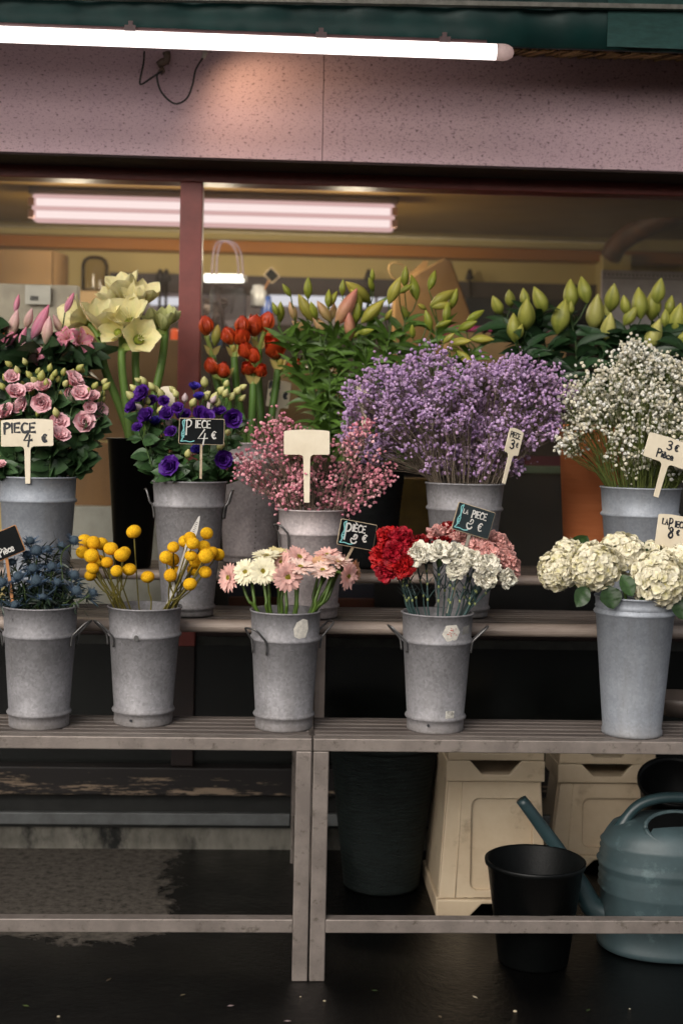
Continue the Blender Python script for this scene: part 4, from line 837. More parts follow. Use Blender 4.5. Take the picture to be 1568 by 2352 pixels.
def hydrangea(R, n=150):
    mb = MB(); base = MB(); q = MB()
    for k in range(n):
        t = (k+.5)/n; ph = math.acos(1-1.72*t); az = k*2.39996+rng.normal(0, .18); rr = R*rng.uniform(.88, 1.08)
        d = V(math.sin(ph)*math.cos(az), math.sin(ph)*math.sin(az), math.cos(ph)*.88)
        f = MB(); s_ = R*rng.uniform(.17, .24); tint = rng.uniform(0, 1)
        ca = L_('f6efd9')*(1-tint*.5)+L_('ece4bd')*tint*.5; cbb = L_('e0d8a0') if rng.uniform() < .35 else L_('efe7cc')
        for j in range(4): petal(f, j*PI/2+rng.normal(0, .08), s_*rng.uniform(.9, 1.1), s_*.55, D(58+rng.normal(0, 8)), D(96+rng.normal(0, 14)), .6, .3, .45, .22, .03, 4, 4, 5, 0, 0, cbb, ca, None, 1)
        f.lathe([(s_*.09, 0), (s_*.07, s_*.1), (0, s_*.14)], 6, col=L_('cfc87a'))
        mb.merge(f, d*rr*.9, rotto(d+rng.normal(0, .3, 3), rng.uniform(0, 6)))
        if k % 2 == 0: q.tube([(0, 0, -R*.5), d*rr*.5, d*rr*.9], R*.012, 4, L_('9fae62'), False)
    return mb, q
def thistle(R):
    c = MB(); b = MB(); h = R*.62
    c.lathe([(0, 0), (R*.26, .04*R), (R*.37, h*.4), (R*.30, h*.75), (R*.14, h), (0, h*1.04)], 12, col=L_('4d5c68'))
    for k in range(150):
        t = (k+.5)/150; a = k*2.39996; z = h*t; r = R*.37*math.sin(PI*min(.98, .15+t*.85))**.6
        d = nrm(V(math.cos(a), math.sin(a), .3+t*1.2)); p = V(math.cos(a)*r, math.sin(a)*r, z); c.add([p-V(0, 0, .02*R), p+V(0, 0, .02*R), p+d*R*.13], [(0, 1, 2)], L_('6d8094')*rng.uniform(.5, 1.2))
    for k in range(13):
        a = k*2*PI/13+rng.normal(0, .1); el = rng.uniform(.0, .55); d = nrm(V(math.cos(a), math.sin(a), el)); L = R*rng.uniform(.75, 1.05); cl = L_('4d6178')*rng.uniform(.6, 1.2)
        leaf(b, V(0, 0, .03*R), d, V(0, 0, 1), L, R*.075, cl, -.2, .35, 1, 6, .4)
        for j in range(5):
            t = .3+.14*j
            for s_ in (-1, 1):
                p = d*L*t+V(0, 0, .03*R); e = nrm(np.cross(d, V(0, 0, 1)))*s_; b.add([p-d*R*.03, p+d*R*.03, p+nrm(d+e*1.1)*R*.2], [(0, 1, 2)], cl)
    return c, b
# ------------------------------------------------------------------ placing
ORDN = ['leftmost', 'second from the left', 'third from the left', 'fourth from the left', 'fifth from the left', 'sixth from the left', 'seventh from the left', 'eighth from the left']
def place_words(pts, per=5):
    n = len(pts); k = max(1, round(n/per)); names = {1: [''], 2: ['upper row', 'lower row'], 3: ['top row', 'middle row', 'bottom row'], 4: ['top row', 'upper middle row', 'lower middle row', 'bottom row'], 5: ['top row', 'second row down', 'middle row', 'second row up', 'bottom row'], 6: ['top row', 'second row down', 'third row down', 'third row up', 'second row up', 'bottom row'], 7: ['top row', 'second row down', 'third row down', 'middle row', 'third row up', 'second row up', 'bottom row']}[k]
    o = sorted(range(n), key=lambda i: pts[i][1]); out = ['']*n
    for r, ids in enumerate(np.array_split(o, k)):
        ids = sorted(ids, key=lambda i: pts[i][0]); m_ = len(ids)
        for j, i in enumerate(ids):
            w_ = 'alone' if m_ == 1 else ORDN[j] if j < m_-1 else 'rightmost'
            out[i] = (names[r]+', ' if names[r] else '')+w_
    return out
def mouth(B, h, k=.5, lim=.74):
    c = B['c']; d = (np.asarray(h)-c)[:2]*k; n = np.linalg.norm(d); m_ = B['r1']*lim
    if n > m_: d = d*m_/n
    return V(c[0]+d[0], c[1]+d[1], c[2]+B['H']*.985), V(c[0]-d[0]*.3, c[1]-d[1]*.3, c[2]+B['H']*.45)
def stempath(head, dirv, B, k=.5, lim=.74, sag=.0, kk=7):
    mp, bp = mouth(B, head, k, lim); L = np.linalg.norm(head-mp)
    return catmull([head, head-nrm(dirv)*L*.28, mp+(head-mp)*.33+V(0, 0, -sag), mp, bp], kk), mp
FT = lambda r, u, t: nrm(V(r, -t, u))      # facing: to the right, up, towards the street
za = lambda x, y: (x/3, y/3+571.7); zb_ = lambda x, y: (x/3+408.3, y/3+571.7); zcc = lambda x, y: (x/3+735, y/3+571.7)
zd = lambda x, y: (x/3.097+1061.7, y/3.097+571.7); ze_ = lambda x, y: (x/3, y/3+1061.7); zf_ = lambda x, y: (x/3+457.3, y/3+1061.7)
zg_ = lambda x, y: (x/3+816.7, y/3+1061.7); zh_ = lambda x, y: (x/3.6+1143.3, y/3.6+1061.7)
GREEN, DKG, BLG = L_('4d6b2a'), L_('24371c'), L_('4a6462')
FUZZ_Y = None
def fuzz_ball():
    m, nt, out = nodes('yellow_ball'); tc = N(nt, 'ShaderNodeTexCoord').outputs['Object']
    vo = N(nt, 'ShaderNodeTexVoronoi', i_Scale=620.0); nt.links.new(tc, vo.inputs['Vector'])
    col = ramp(nt, vo.outputs['Distance'], [(.25, lin('fac82a')), (.75, lin('d79a18'))])
    b = N(nt, 'ShaderNodeBsdfPrincipled'); b.inputs['Roughness'].default_value = .85; b.inputs['Specular IOR Level'].default_value = .1
    oi = N(nt, 'ShaderNodeObjectInfo'); col = mix(nt, ramp(nt, oi.outputs['Random'], [(.45, (0,)*3), (1, (.5,)*3)]), col, lin('c98a12')); col = mix(nt, ramp(nt, noise(nt, tc, 70, 4, .7), [(.55, (0,)*3), (.8, (.45,)*3)]), col, lin('b07a14'))
    nt.links.new(col, b.inputs['Base Color']); bp = N(nt, 'ShaderNodeBump', i_Strength=.8, i_Distance=.0014, invert=True); nt.links.new(vo.outputs['Distance'], bp.inputs['Height']); nt.links.new(bp.outputs[0], b.inputs['Normal'])
    nt.links.new(b.outputs[0], out.inputs[0]); return m
YB = fuzz_ball()

# billy buttons -------------------------------------------------
B = BK['billy']
pts = [(585,545),(645,555),(700,562),(570,620),(633,645),(765,595),(690,680),(740,690),(840,640),(860,620),(640,730),(625,780),(805,750),(893,738),(923,478),(1018,790),(1195,585),(1310,520),(1330,560),(1275,545),(1145,655),(1190,672),(1175,780),(1212,762),(1315,645),(1352,680),(1335,742),(1420,645),(1460,620),(1505,637),(1425,490),(1405,580),(1415,757),(1310,840)]
dep = [.01,-.03,.02,0,-.05,-.04,.03,-.05,-.06,0,-.05,.0,-.07,-.04,.03,-.02,-.03,-.05,-.065,.0,-.05,0,-.05,.01,-.055,.0,.02,-.055,-.01,.02,.03,.01,-.03,-.06]
ball = None
L = [i for i in range(len(pts)) if pts[i][0] < 910]; R_ = [i for i in range(len(pts)) if pts[i][0] > 1100]
lab = {14: 'yellow billy button standing tallest and alone in the middle of its bucket', 15: 'yellow billy button hanging alone and low between the two clusters'}
for ids, s_ in ((L, 'left'), (R_, 'right')):
    for i, w_ in zip(ids, place_words([pts[i] for i in ids], 5)): lab[i] = 'yellow billy button in the %s cluster, %s' % (s_, w_)
for i, (x, y) in enumerate(pts):
    p = U(*ze_(x, y), B['c'][1]+dep[i]); r = S(16.2*rng.uniform(.86, 1.09), p[1]); cx = B['c'][0]
    side = -1 if x < 910 else 1
    mp, bp = mouth(B, V(B['c'][0]+(side*.058 if i not in (14, 15) else (.005 if i == 14 else .02))+rng.normal(0, .012), B['c'][1]+dep[i]*.6, 0), 1.0, .85)
    t = thing('billy_button', lab[i], 'flower', p, 'billy buttons in the zinc bucket')
    mb = MB(); dd = nrm(p-mp); mb.tube(catmull([p-dd*r*.5, p+(mp-p)*.4+V(0, 0, -.006), mp, bp], 6), .0019, 6, L_('7a7030')*rng.uniform(.6, 1.1)); build(mb, 'stem', LEAF, t)
    if ball is None:
        mb = MB(); n1, n2 = 16, 24
        v = [(0, 0, 1)]+[(math.sin(PI*a/n1)*math.cos(2*PI*b/n2), math.sin(PI*a/n1)*math.sin(2*PI*b/n2), math.cos(PI*a/n1)) for a in range(1, n1) for b in range(n2)]+[(0, 0, -1)]
        f = [(0, 1+b, 1+(b+1) % n2) for b in range(n2)]+[(1+a*n2+b, 1+(a+1)*n2+b, 1+(a+1)*n2+(b+1) % n2, 1+a*n2+(b+1) % n2) for a in range(n1-2) for b in range(n2)]+[(len(v)-1, 1+(n1-2)*n2+(b+1) % n2, 1+(n1-2)*n2+b) for b in range(n2)]
        mb.add(np.array(v)*.0155, f); o = build(mb, 'flower_head', YB, t, loc=p); ball = o; o.data.transform(Matrix.Translation(Vector(p)))
    else:
        o = ball.copy(); COL.objects.link(o); o.parent = t; ORG[o.name] = p
    o.scale = (r/.0155, r/.0155, r/.0155*rng.uniform(.84, 1)); o.rotation_euler = (rng.uniform(-.4, .4), rng.uniform(-.4, .4), rng.uniform(0, 6))
# gerberas -------------------------------------------------------
B = BK['gerbera']; PK, PKT, CR, CRT, OR = L_('f2c0b6'), L_('f9d9cc'), L_('f8f0d0'), L_('f4eed6'), L_('e0b088')
gs = [(205,795,88,PK,(-.75,.1,.65),.0,'pink gerbera turned side-on at the left edge of its bucket'),(320,755,80,CR,(-.35,.25,.9),-.03,'cream gerbera facing out beside the pink one at the edge'),(440,750,86,CR,(.05,.18,.98),-.06,'cream gerbera facing straight out with a yellow eye'),
 (465,645,92,CR,(-.05,.95,.22),-.0,'cream gerbera lying flat on top, seen nearly edge on'),(545,628,80,L_('ead9a0'),(.1,.95,.3),.03,'pale yellow gerbera at the back of the bunch'),(565,690,74,PK,(-.5,.6,.6),.0,'pink gerbera half hidden between the cream ones and the drooping pink one'),(610,790,94,PK,(.25,-.05,.95),-.07,'pink gerbera hanging low at the front with a greenish eye'),
 (690,655,94,PK,(.35,.8,.5),.02,'large pink gerbera tilted up at the top of the bunch'),(695,725,96,PKT,(.1,.9,.35),-.05,'pale pink gerbera spread flat in the middle of the bunch'),(850,745,84,PKT,(.05,.85,.45),-.04,'pink gerbera opening upward beside the leaning stems'),(885,640,84,PK,(-.1,.9,.3),.05,'pink gerbera at the back beneath the black price sign'),
 (830,690,56,OR,(.0,.7,.6),.02,'small peach gerbera tucked behind the pink ones'),(960,690,108,PKT,(.25,.93,.15),-.02,'broad pink gerbera lying flat below the sign stake'),(1025,785,84,PK,(.72,-.1,.6),-.06,'pink gerbera drooping outward, lowest at the edge'),(1080,745,66,OR,(.92,.1,.3),-.01,'peach gerbera turned away at the far edge'),(1010,700,70,PK,(.7,.6,.3),.04,'pink gerbera behind the broad flat one')]
for x, y, rz, c, f, dy, lb_ in gs:
    p = U(*zf_(x, y), B['c'][1]+dy); r = S(rz/3, p[1])*1.13; d = FT(*f)
    t = thing('gerbera', lb_, 'flower', p, 'gerberas in the zinc bucket')
    a, b, c_ = gerbera(r, c*.95, np.clip(c*1.05, 0, 1), L_('a89a3c'), L_('d8c264') if c[2] > .3 else L_('c9b050')); Rm = rotto(d, rng.uniform(0, 6))
    for q, nm_, mt in ((a, 'petals', PETAL), (b, 'flower_centre', FUZZ), (c_, 'calyx', LEAF)): build(MB().merge(q, p, Rm), nm_, mt, t)
    pa, mp = stempath(p-d*r*.12, d if d[2] > -.2 else nrm(d+V(0, 0, .6)), B, .75, .82); mb = MB(); mb.tube(pa, np.linspace(.0036, .0044, len(pa)), 8, L_('58732c')*rng.uniform(.7, 1.1)); build(mb, 'stem', LEAF, t)
# carnations -----------------------------------------------------
B = BK['carnation']; RD, WH, PKC, MG, DR = L_('c01a1e'), L_('fcf6e4'), L_('f6b8b0'), L_('b51a2e'), L_('8e1014')
cs = [(215,520,78,RD,(-.3,.7,.4),.0,'red carnation crowning the red cluster'),(310,530,84,MG,(-.1,.8,.5),-.02,'crimson carnation beside the crown of the red cluster'),(180,650,80,RD,(-.75,.3,.5),-.01,'red carnation bulging out at the left of the red cluster'),(275,625,84,MG,(-.25,.4,.85),-.05,'crimson carnation in the heart of the red cluster'),(215,750,76,MG,(-.6,-.1,.75),-.03,'crimson pink carnation lowest in the red cluster'),(315,710,82,RD,(-.2,.15,.95),-.06,'bright red carnation facing out, low beside the white ones'),(385,600,74,RD,(.1,.6,.7),-.03,'red carnation touching the first white carnation'),
 (440,555,66,DR,(.0,.9,.3),.03,'dark red carnation behind the white row'),(590,553,66,DR,(.1,.9,.3),.03,'dark red carnation behind the tall white carnation'),(640,450,52,DR,(.0,.9,.2),.06,'dark red carnation peeping out highest, at the grey sign edge'),
 (440,632,78,WH,(-.4,.55,.75),-.06,'white carnation tilted toward the red cluster'),(580,622,84,WH,(-.05,.75,.6),-.06,'white carnation, largest of the top white row'),(695,625,68,WH,(.15,.75,.55),-.04,'white carnation right under the stake of the grey sign'),(690,738,66,WH,(-.1,.2,.9),-.07,'small white half opened carnation hanging in the middle'),(800,670,68,WH,(.1,.6,.75),-.05,'white carnation beside the pink ones, upper of that trio'),(910,700,78,WH,(.25,.6,.7),-.05,'white carnation between the two lower white ones'),(900,785,80,WH,(.1,.1,.95),-.07,'white carnation low and facing out on the pink side'),(1042,802,64,WH,(.5,.0,.8),-.05,'round white carnation at the far lower edge'),
 (575,502,84,PKC,(-.05,.9,.3),.05,'pink carnation flat on top behind the white row'),(735,530,66,PKC,(.1,.8,.4),.03,'pink carnation behind the sign stake'),(850,570,78,PKC,(.15,.75,.5),-.0,'pink carnation just below the grey sign'),(960,545,76,PKC,(.2,.85,.35),.04,'pink carnation topmost beside the sign corner'),(900,625,70,PKC,(.1,.5,.8),-.03,'pink carnation above the pair of white ones'),(1020,590,72,PKC,(.65,.55,.4),.03,'pink carnation at the far upper edge'),(1000,660,72,PKC,(.45,.5,.65),-.01,'pink carnation in the lower pink rank'),(1070,720,72,PKC,(.75,.1,.5),-.01,'pink carnation lowest, drooping at the far edge')]
for x, y, rz, c, f, dy, lb_ in cs:
    p = U(*zg_(x, y), B['c'][1]+dy); r = S(rz/3, p[1])*1.2; d = FT(*f); p0 = p-d*r*.35
    t = thing('carnation', lb_, 'flower', p, 'carnations in the zinc bucket')
    build(MB().merge(carnation(r, c, c*.8), p0, rotto(d, rng.uniform(0, 6))), 'petals', PETAL, t)
    mb = MB(); mb.lathe([(.05*r, -.95*r), (.20*r, -.85*r), (.27*r, -.4*r), (.30*r, .0), (.36*r, .12*r)], 10, col=L_('6f8a58')); build(MB().merge(mb, p0, rotto(d)), 'calyx', LEAF, t)
    pa, mp = stempath(p0-d*r*.9, nrm(d+V(0, 0, 1.2)), B, .62, .8); mb = MB(); mb.tube(pa, .0021, 6, BLG*rng.uniform(.65, 1.1))
    for q in range(3):
        i = int(len(pa)*(.18+.17*q)); s_ = nrm(rng.normal(size=3)*V(1, 1, .2)); mb.tube([pa[i]-V(0, 0, .004), pa[i], pa[i]+V(0, 0, .004)], [.002, .0034, .002], 6, L_('a7b070'))
        for sg in (-1, 1): leaf(mb, pa[i], nrm(s_*sg*.5+V(0, 0, .8)), s_*sg, rng.uniform(.03, .06), .0022, BLG*.8, .5, .3, 1, 5, .2)
    build(mb, 'stem', LEAF, t)
# hydrangeas -----------------------------------------------------
B = BK['hydrangea']
hs_ = [(480,890,165,(-.55,.25,.65),.03,'white hydrangea head drooping at the left of the vase'),(800,850,205,(-.05,.35,.85),-.06,'white hydrangea head facing out over the vase rim'),(1030,740,190,(.1,.75,.5),.02,'white hydrangea head on top of the bunch below the price sign'),(560,730,120,(-.5,.7,.3),.07,'small white hydrangea head behind the drooping one'),(1350,960,235,(.25,.3,.85),-.07,'largest white hydrangea head, low over the front of the vase'),(1300,730,110,(.1,.8,.4),.07,'white hydrangea head at the back against the cream sign'),(1560,900,230,(.6,.4,.5),.0,'white hydrangea head cut off by the frame edge')]
for i, (x, y, rz, f, dy, lb_) in enumerate(hs_):
    p = U(*zh_(x, y), B['c'][1]+dy); r = S(rz/3.6, p[1])*1.03; d = FT(*f)
    t = thing('hydrangea', lb_, 'flower', p, 'white hydrangeas in the zinc vase')
    a, q = hydrangea(r, 290 if rz > 150 else 180); Rm = rotto(d, rng.uniform(0, 6))
    build(MB().merge(a, p-d*r*.15, Rm), 'florets', PETAL, t); 
    pa, mp = stempath(p-d*r*.5, nrm(d+V(0, 0, 1)), B, .6, .7); mb = MB().merge(q, p-d*r*.15, Rm); mb.tube(pa, .004, 7, L_('5d7a34')); build(mb, 'stem', LEAF, t)
    mb = MB(); lv = {0: [(690,1100,-.5,-.6)], 1: [(930,1110,.15,-.6)], 2: [(1210,760,.1,.8), (1070,1010,.3,-.5)], 3: [(690,640,.4,.7)], 4: [(1210,1190,-.1,-.8)], 5: [(1195,700,-.2,.8)], 6: [(1500,1200,.3,-.7)]}[i]
    for lx, ly, dx, dz in lv:
        mb = MB(); q_ = U(*zh_(lx, ly), B['c'][1]-.085 if dz < 0 else B['c'][1]+dy+.02); dv = nrm(V(dx, -.25, dz)); leaf(mb, q_-dv*S(26, q_[1]), dv, V(0, -1, .35), S(56 if dz < 0 else 42, q_[1]), S(27 if i == 1 else 20, q_[1]), L_('2f4a22'), .3, .45, .7, 9, .18, 7, .12); build(mb, 'leaf', LEAF, t)
# sea holly ------------------------------------------------------
B = BK['thistle']
ts = [(255,612,72),(232,735,66),(255,820,72),(130,790,66),(362,722,60),(512,780,64),(530,890,62),(20,830,62),(108,985,56),(85,690,50),(190,640,54),(210,545,56),(512,540,60),(425,580,50),(330,600,50),(400,830,50),(640,900,50),(300,930,44),(-40,740,60),(-60,880,60)]
for (x, y, rz), w_ in zip(ts, place_words(ts, 4)):
    p = U(*ze_(x, y), B['c'][1]-.045+(1000-y)/1000*.10+rng.uniform(-.015, .015)); r = S(rz/3, p[1])*1.5; d = FT((x-260)/400+rng.normal(0, .1), .85, .35)
    t = thing('sea_holly', 'spiky blue sea holly head, %s of its bucket' % w_, 'flower', p, 'blue sea holly in the zinc bucket')
    a, b = thistle(r); Rm = rotto(d, rng.uniform(0, 6)); build(MB().merge(a, p-d*r*.25, Rm), 'flower_cone', FUZZ, t); build(MB().merge(b, p-d*r*.25, Rm), 'bracts', FUZZ, t)
    pa, mp = stempath(p-d*r*.25, d, B, .6, .85); mb = MB(); mb.tube(pa, .0018, 6, L_('54683a')*rng.uniform(.7, 1.2))
    for q in range(17):
        i = rng.integers(4, max(6, int(len(pa)*.72))); dv = nrm(rng.normal(size=3)*V(1, .6, 1)+V(0, .35, .1)); b0 = pa[i]; l = rng.uniform(.025, .055); cl = (L_('2a3a2a') if rng.uniform() < .75 else L_('33434f'))*rng.uniform(.5, 1.1)
        for j in range(3): leaf(mb, b0+dv*l*.25*j, nrm(dv+rng.normal(0, .55, 3)), rng.normal(size=3), l*.8, .0026, cl, .2, .4, 1, 4, .2)
    build(mb, 'stem', LEAF, t)
# ------------------------------------------------------------------ cream amaryllis
def stalk(B, top, d, R, col, base_off, sag=0, seg=7):
    c = B['rim']; bp = V(c[0]+base_off[0], c[1]+base_off[1], c[2]-.02); b2 = V(c[0]+base_off[0]*.6, c[1]+base_off[1]*.6, c[2]-B['H']*.5)
    P = catmull([top, top-nrm(d)*np.linalg.norm(top-bp)*.25, top*.35+bp*.65, bp, b2], seg)
    mb = MB(); k = len(P); cc_ = np.array(col)[None]*(1+.18*np.sin(np.linspace(0, 9, k)))[:, None]*np.linspace(1.15, .8, k)[:, None]; mb.tube(P, np.linspace(R*.82, R*1.05, k), 12, cc_); return mb
B = BK['cream']
ams = [((706,640),(-.012,.01),'cream amaryllis stalk with two wide blooms leaning to the left',[(510,465,112,(-.75,.35,.5),.65,0),(700,455,118,(.05,.8,.55),.35,-.03)],-.01),
 ((840,690),(-.008,-.03),'cream amaryllis stalk with an open bloom facing the street and one above',[(970,605,112,(.25,.2,.9),.55,-.05),(790,560,88,(-.3,.2,.9),.4,-.02),(880,450,122,(-.15,.55,.7),.6,-.01)],-.04),
 ((938,650),(.016,.012),'tallest cream amaryllis stalk with two starry blooms on top',[(845,255,118,(-.25,.85,.4),.4,.02),(1000,310,98,(.35,.8,.4),.35,.0),(930,340,90,(.0,.8,.6),.3,-.03),(760,330,84,(-.4,.85,.3),.3,.03)],.03),
 ((1137,590),(.030,.0),'greenish cream amaryllis stalk with half closed buds by the red mullion',[(1135,485,84,(.1,.9,.3),.15,.0),(1055,490,70,(-.3,.8,.5),.2,.02),(1185,460,70,(.4,.9,.1),.05,.03)],.0)]
for top, bo, lb_, bl, dy in ams:
    tp = U(*za(*top), B['c'][1]+dy); t = thing('amaryllis', lb_, 'flower', tp, 'cream amaryllis in the black vase')
    build(stalk(B, tp, V(0, 0, 1) + V((tp-B['c'])[0]*1.2, 0, 0), .0125, L_('63803a'), bo), 'stem', WAXY, t)
    for x, y, rz, f, op, dd in bl:
        c = U(*za(x, y), B['c'][1]+dy+dd); r = S(rz/3, c[1])*1.34; d = FT(*f); p0 = c-d*r*.55
        gr = op < .3
        build(MB().merge(amaryllis(r, op, 'dfe0a4' if gr else 'fdf2c0', 'a8b45a' if gr else 'eee2a0'), p0, rotto(d, rng.uniform(0, 1))), 'bloom', PETAL, t)
        mb = MB(); mb.tube(catmull([p0-d*r*.2, p0*.5+tp*.5-d*.01, tp-V(0, 0, .012)], 5), [.0075]*5+[.0085]*5+[.0095], 8, L_('6f8a3a')); build(mb, 'flower_stalk', WAXY, t)
    mb = MB(); leaf(mb, tp, nrm(V(rng.normal(0, .5), -.3, .3)), V(0, -1, .3), .06, .012, L_('8f9a52'), 1.0, .3); build(mb, 'bract', PETAL, t)
# ------------------------------------------------------------------ red amaryllis
B = BK['redama']
ras = [((240,735),(-.055,-.01),'red amaryllis stalk standing against the mullion with one red and one green bud',[(192,535,60,(-.15,.95,.2),0)],[(265,595,34,75,(.15,1,.1))],.0),
 ((330,890),(-.05,-.035),'low red amaryllis stalk with a pair of red buds side by side',[(237,812,55,(-.3,.85,.4),0),(315,840,54,(.05,.8,.5),0)],[],-.06),
 ((390,745),(-.02,.0),'red amaryllis stalk with three plump buds at the upper left of the tub',[(352,605,56,(-.3,.9,.3),0),(440,530,56,(.05,.95,.25),0),(437,612,64,(.0,.75,.6),.2)],[(383,690,24,40,(.2,.6,.6))],-.02),
 ((560,690),(.03,.02),'tallest red amaryllis stalk with two upright buds',[(528,535,66,(-.05,.95,.3),.15),(614,510,60,(.25,.95,.1),.1)],[],.02),
 ((520,930),(.0,-.045),'red amaryllis stalk at the front with four clustered buds',[(470,705,58,(-.2,.7,.6),0),(525,738,54,(.05,.75,.6),0),(482,828,52,(-.15,.5,.8),.25),(570,842,50,(.2,.5,.8),.25)],[],-.06),
 ((690,830),(.045,.0),'red amaryllis stalk leaning outward with one opening bloom and one drooping',[(670,690,76,(-.1,.75,.6),.55),(800,815,62,(.85,.15,.5),.4)],[(708,790,26,50,(.1,.5,.6))],.0)]
for top, bo, lb_, bl, gb, dy in ras:
    tp = U(*zb_(*top), B['c'][1]+dy); t = thing('red_amaryllis', lb_, 'flower', tp, 'red amaryllis in the zinc tub')
    build(stalk(B, tp, V((tp-B['c'])[0]*1.5, 0, 1), .0125, L_('4f6e30'), bo), 'stem', WAXY, t)
    for x, y, rz, f, op in bl:
        c = U(*zb_(x, y), B['c'][1]+dy-.01); r = S(rz/3, c[1])*1.05; d = FT(*f); p0 = c-d*r*1.0
        build(MB().merge(red_bud(r, 2.4, op), p0, rotto(d, rng.uniform(0, 1))), 'bud', WAXY, t)
        mb = MB(); mb.tube(catmull([p0-d*r*.3, p0*.45+tp*.55-d*.008, tp-V(0, 0, .01)], 5), .0068, 8, L_('8a9a48')); build(mb, 'flower_stalk', WAXY, t)
    for x, y, rw, rh, f in gb:
        c = U(*zb_(x, y), B['c'][1]+dy); r = S(rw/3, c[1]); d = FT(*f); mb = MB(); spindle(mb, S(rh*2/3, c[1]), r, .5, 3, .1, L_('8d9a45'), L_('b7a050')); build(MB().merge(mb, c-d*S(rh/3, c[1]), rotto(d)), 'green_bud', WAXY, t)
    mb = MB()
    for s_ in (-1, 1): leaf(mb, tp-V(0, 0, .004), nrm(V(s_*.35, -.2, 1)), V(0, -1, .4), .045, .010, L_('a8985a'), .8, .35)
    build(mb, 'bract', PETAL, t)
# ------------------------------------------------------------------ branching sprays (lisianthus, lilies)
def kmeans(P, k):
    P = np.asarray(P, float); o = np.argsort(P[:, 0]); C = P[o[np.linspace(0, len(P)-1, k).astype(int)]].copy()
    for _ in range(25):
        a = np.argmin(((P[:, None]-C[None])**2*np.array([1.6, .6])).sum(2), 1)
        for j in range(k):
            if (a == j).any(): C[j] = P[a == j].mean(0)
    return a
def spray(key, name, labels, cat, group, items, k, conv, mkhead, leafspec, stemcol, drop=26, thick=.0024, yspread=.10, side=.5, lim=.74, ybias=0.0, scale_=1.25, lz=1.0):
    """items: (x, y, kind, size, facing or None); grouped in k branching stems"""
    B = BK[key]; P = [conv(i[0], i[1]) for i in items]; a = kmeans(P, k); ys = np.array([p[1] for p in P]); ylo, yhi = ys.min(), ys.max()
    used = [j for j in range(k) if (a == j).any()]; cents = [np.array([P[i] for i in range(len(P)) if a[i] == j]).mean(0) for j in used]
    words = place_words([tuple(c) for c in cents], 5)
    for j, cen, w_ in zip(used, cents, words):
        ids = [i for i in range(len(P)) if a[i] == j]
        yb = B['c'][1]+ybias+yspread*(.5-(cen[1]-ylo)/(yhi-ylo+1e-6))*1.2+rng.uniform(-.02, .02)
        low = max(P[i][1] for i in ids); tp = U(cen[0]+(B['rim'][0]-U(*cen, yb)[0])*60*0, min(low, cen[1]+14)+drop, yb)
        rim = B['rim']
        if tp[2] < rim[2]+.01: tp = V(tp[0], tp[1], rim[2]+.02)
        kinds = {items[i][2] for i in ids}
        t = thing(name, labels(kinds, w_), cat, tp, group)
        pa, mp = stempath(tp, nrm(tp-rim+V(0, 0, .12)), B, side, lim); mb = MB(); mb.tube(pa, np.linspace(thick*.8, thick*1.15, len(pa)), 6, stemcol*rng.uniform(.8, 1.1))
        for i in ids:
            x, y, kd, sz, f = items[i]; c = U(*P[i], yb+rng.uniform(-.03, .02)-(.012 if kd == 'f' else 0)); r = S(sz/3, c[1])*scale_*(rng.uniform(.82, 1.12) if kd != 'f' else 1)
            if f is None:
                dx = (c[0]-rim[0])*4; f = (dx+rng.normal(0, .25), .75+rng.normal(0, .2), .45) if kd != 'f' else (dx*.9+rng.normal(0, .2), .45+rng.normal(0, .2), .7)
            f = (f[0]+rng.normal(0, .14), f[1], f[2]+rng.normal(0, .15)); d = FT(*f); h, nm_, mt, off = mkhead(kd, r, d); p0 = c-d*off
            build(MB().merge(h, p0, rotto(d, rng.uniform(0, 6))), nm_, mt, t)
            mid = p0*.45+tp*.55-d*.012; s0 = pa[min(len(pa)-1, int(rng.uniform(0, 4)))]
            mb.tube(catmull([p0, mid, s0], 5), thick*.55, 5, stemcol*rng.uniform(.9, 1.2))
        build(mb, 'stem', LEAF, t)
        lf = MB(); n_, Ll, Ww, cl, dr, u0, u1 = leafspec
        for q in range(n_):
            i = int(np.clip(rng.uniform(u0, u1)*len(pa)*.74, 0, len(pa)-2)); az = q*2.4+rng.normal(0, .3); dv = nrm(V(math.cos(az), math.sin(az)*.8-.15, rng.uniform(.1, .75)*lz))
            leaf(lf, pa[i], dv, nrm(V(rng.normal(0, .4), -1, .55)), Ll*rng.uniform(.7, 1.2), Ww*rng.uniform(.75, 1.2), cl, dr*rng.uniform(.5, 1.4), .38, .9, 7, .22)
        build(lf, 'leaves', LEAF, t)
# pink lisianthus
def lis_head(flowers, budc):
    def f(kd, r, d):
        if kd in flowers:
            ca, cb_, op = flowers[kd]; return lis_rose(r, np.clip(L_(ca, 1.06), 0, .95), L_(cb_), op), 'flower', PETAL, r*.55
        c0, c1, cr = budc[kd]; m_ = MB(); spindle(m_, r*2.0, r*.60, .42, 5, .12, L_(c0, rng.uniform(.85, 1.1)), L_(c1, rng.uniform(.85, 1.1)), L_(cr) if cr else None, 9, 15, rng.normal(0, .06), .08, 2.5)
        for s_ in range(4): petal(m_, s_*PI/2, r*.9, r*.12, D(30), D(5), .3, .5, 1, 0, 0, 0, 4, 3, r*.1, 0, L_('74873c'))
        return m_, 'bud', WAXY, r*.9
    return f
fl_ = [(515,905,60),(110,990,58),(290,1060,58),(560,1000,58),(482,1012,48),(150,1085,54),(50,1125,58),(640,1020,42),(690,1125,58),(585,1195,64),(410,1195,58),(420,1285,58),(290,1250,44),(300,950,54),(205,962,40),(85,885,46),(10,1490,34),(-5,1150,50),(620,1095,40)]
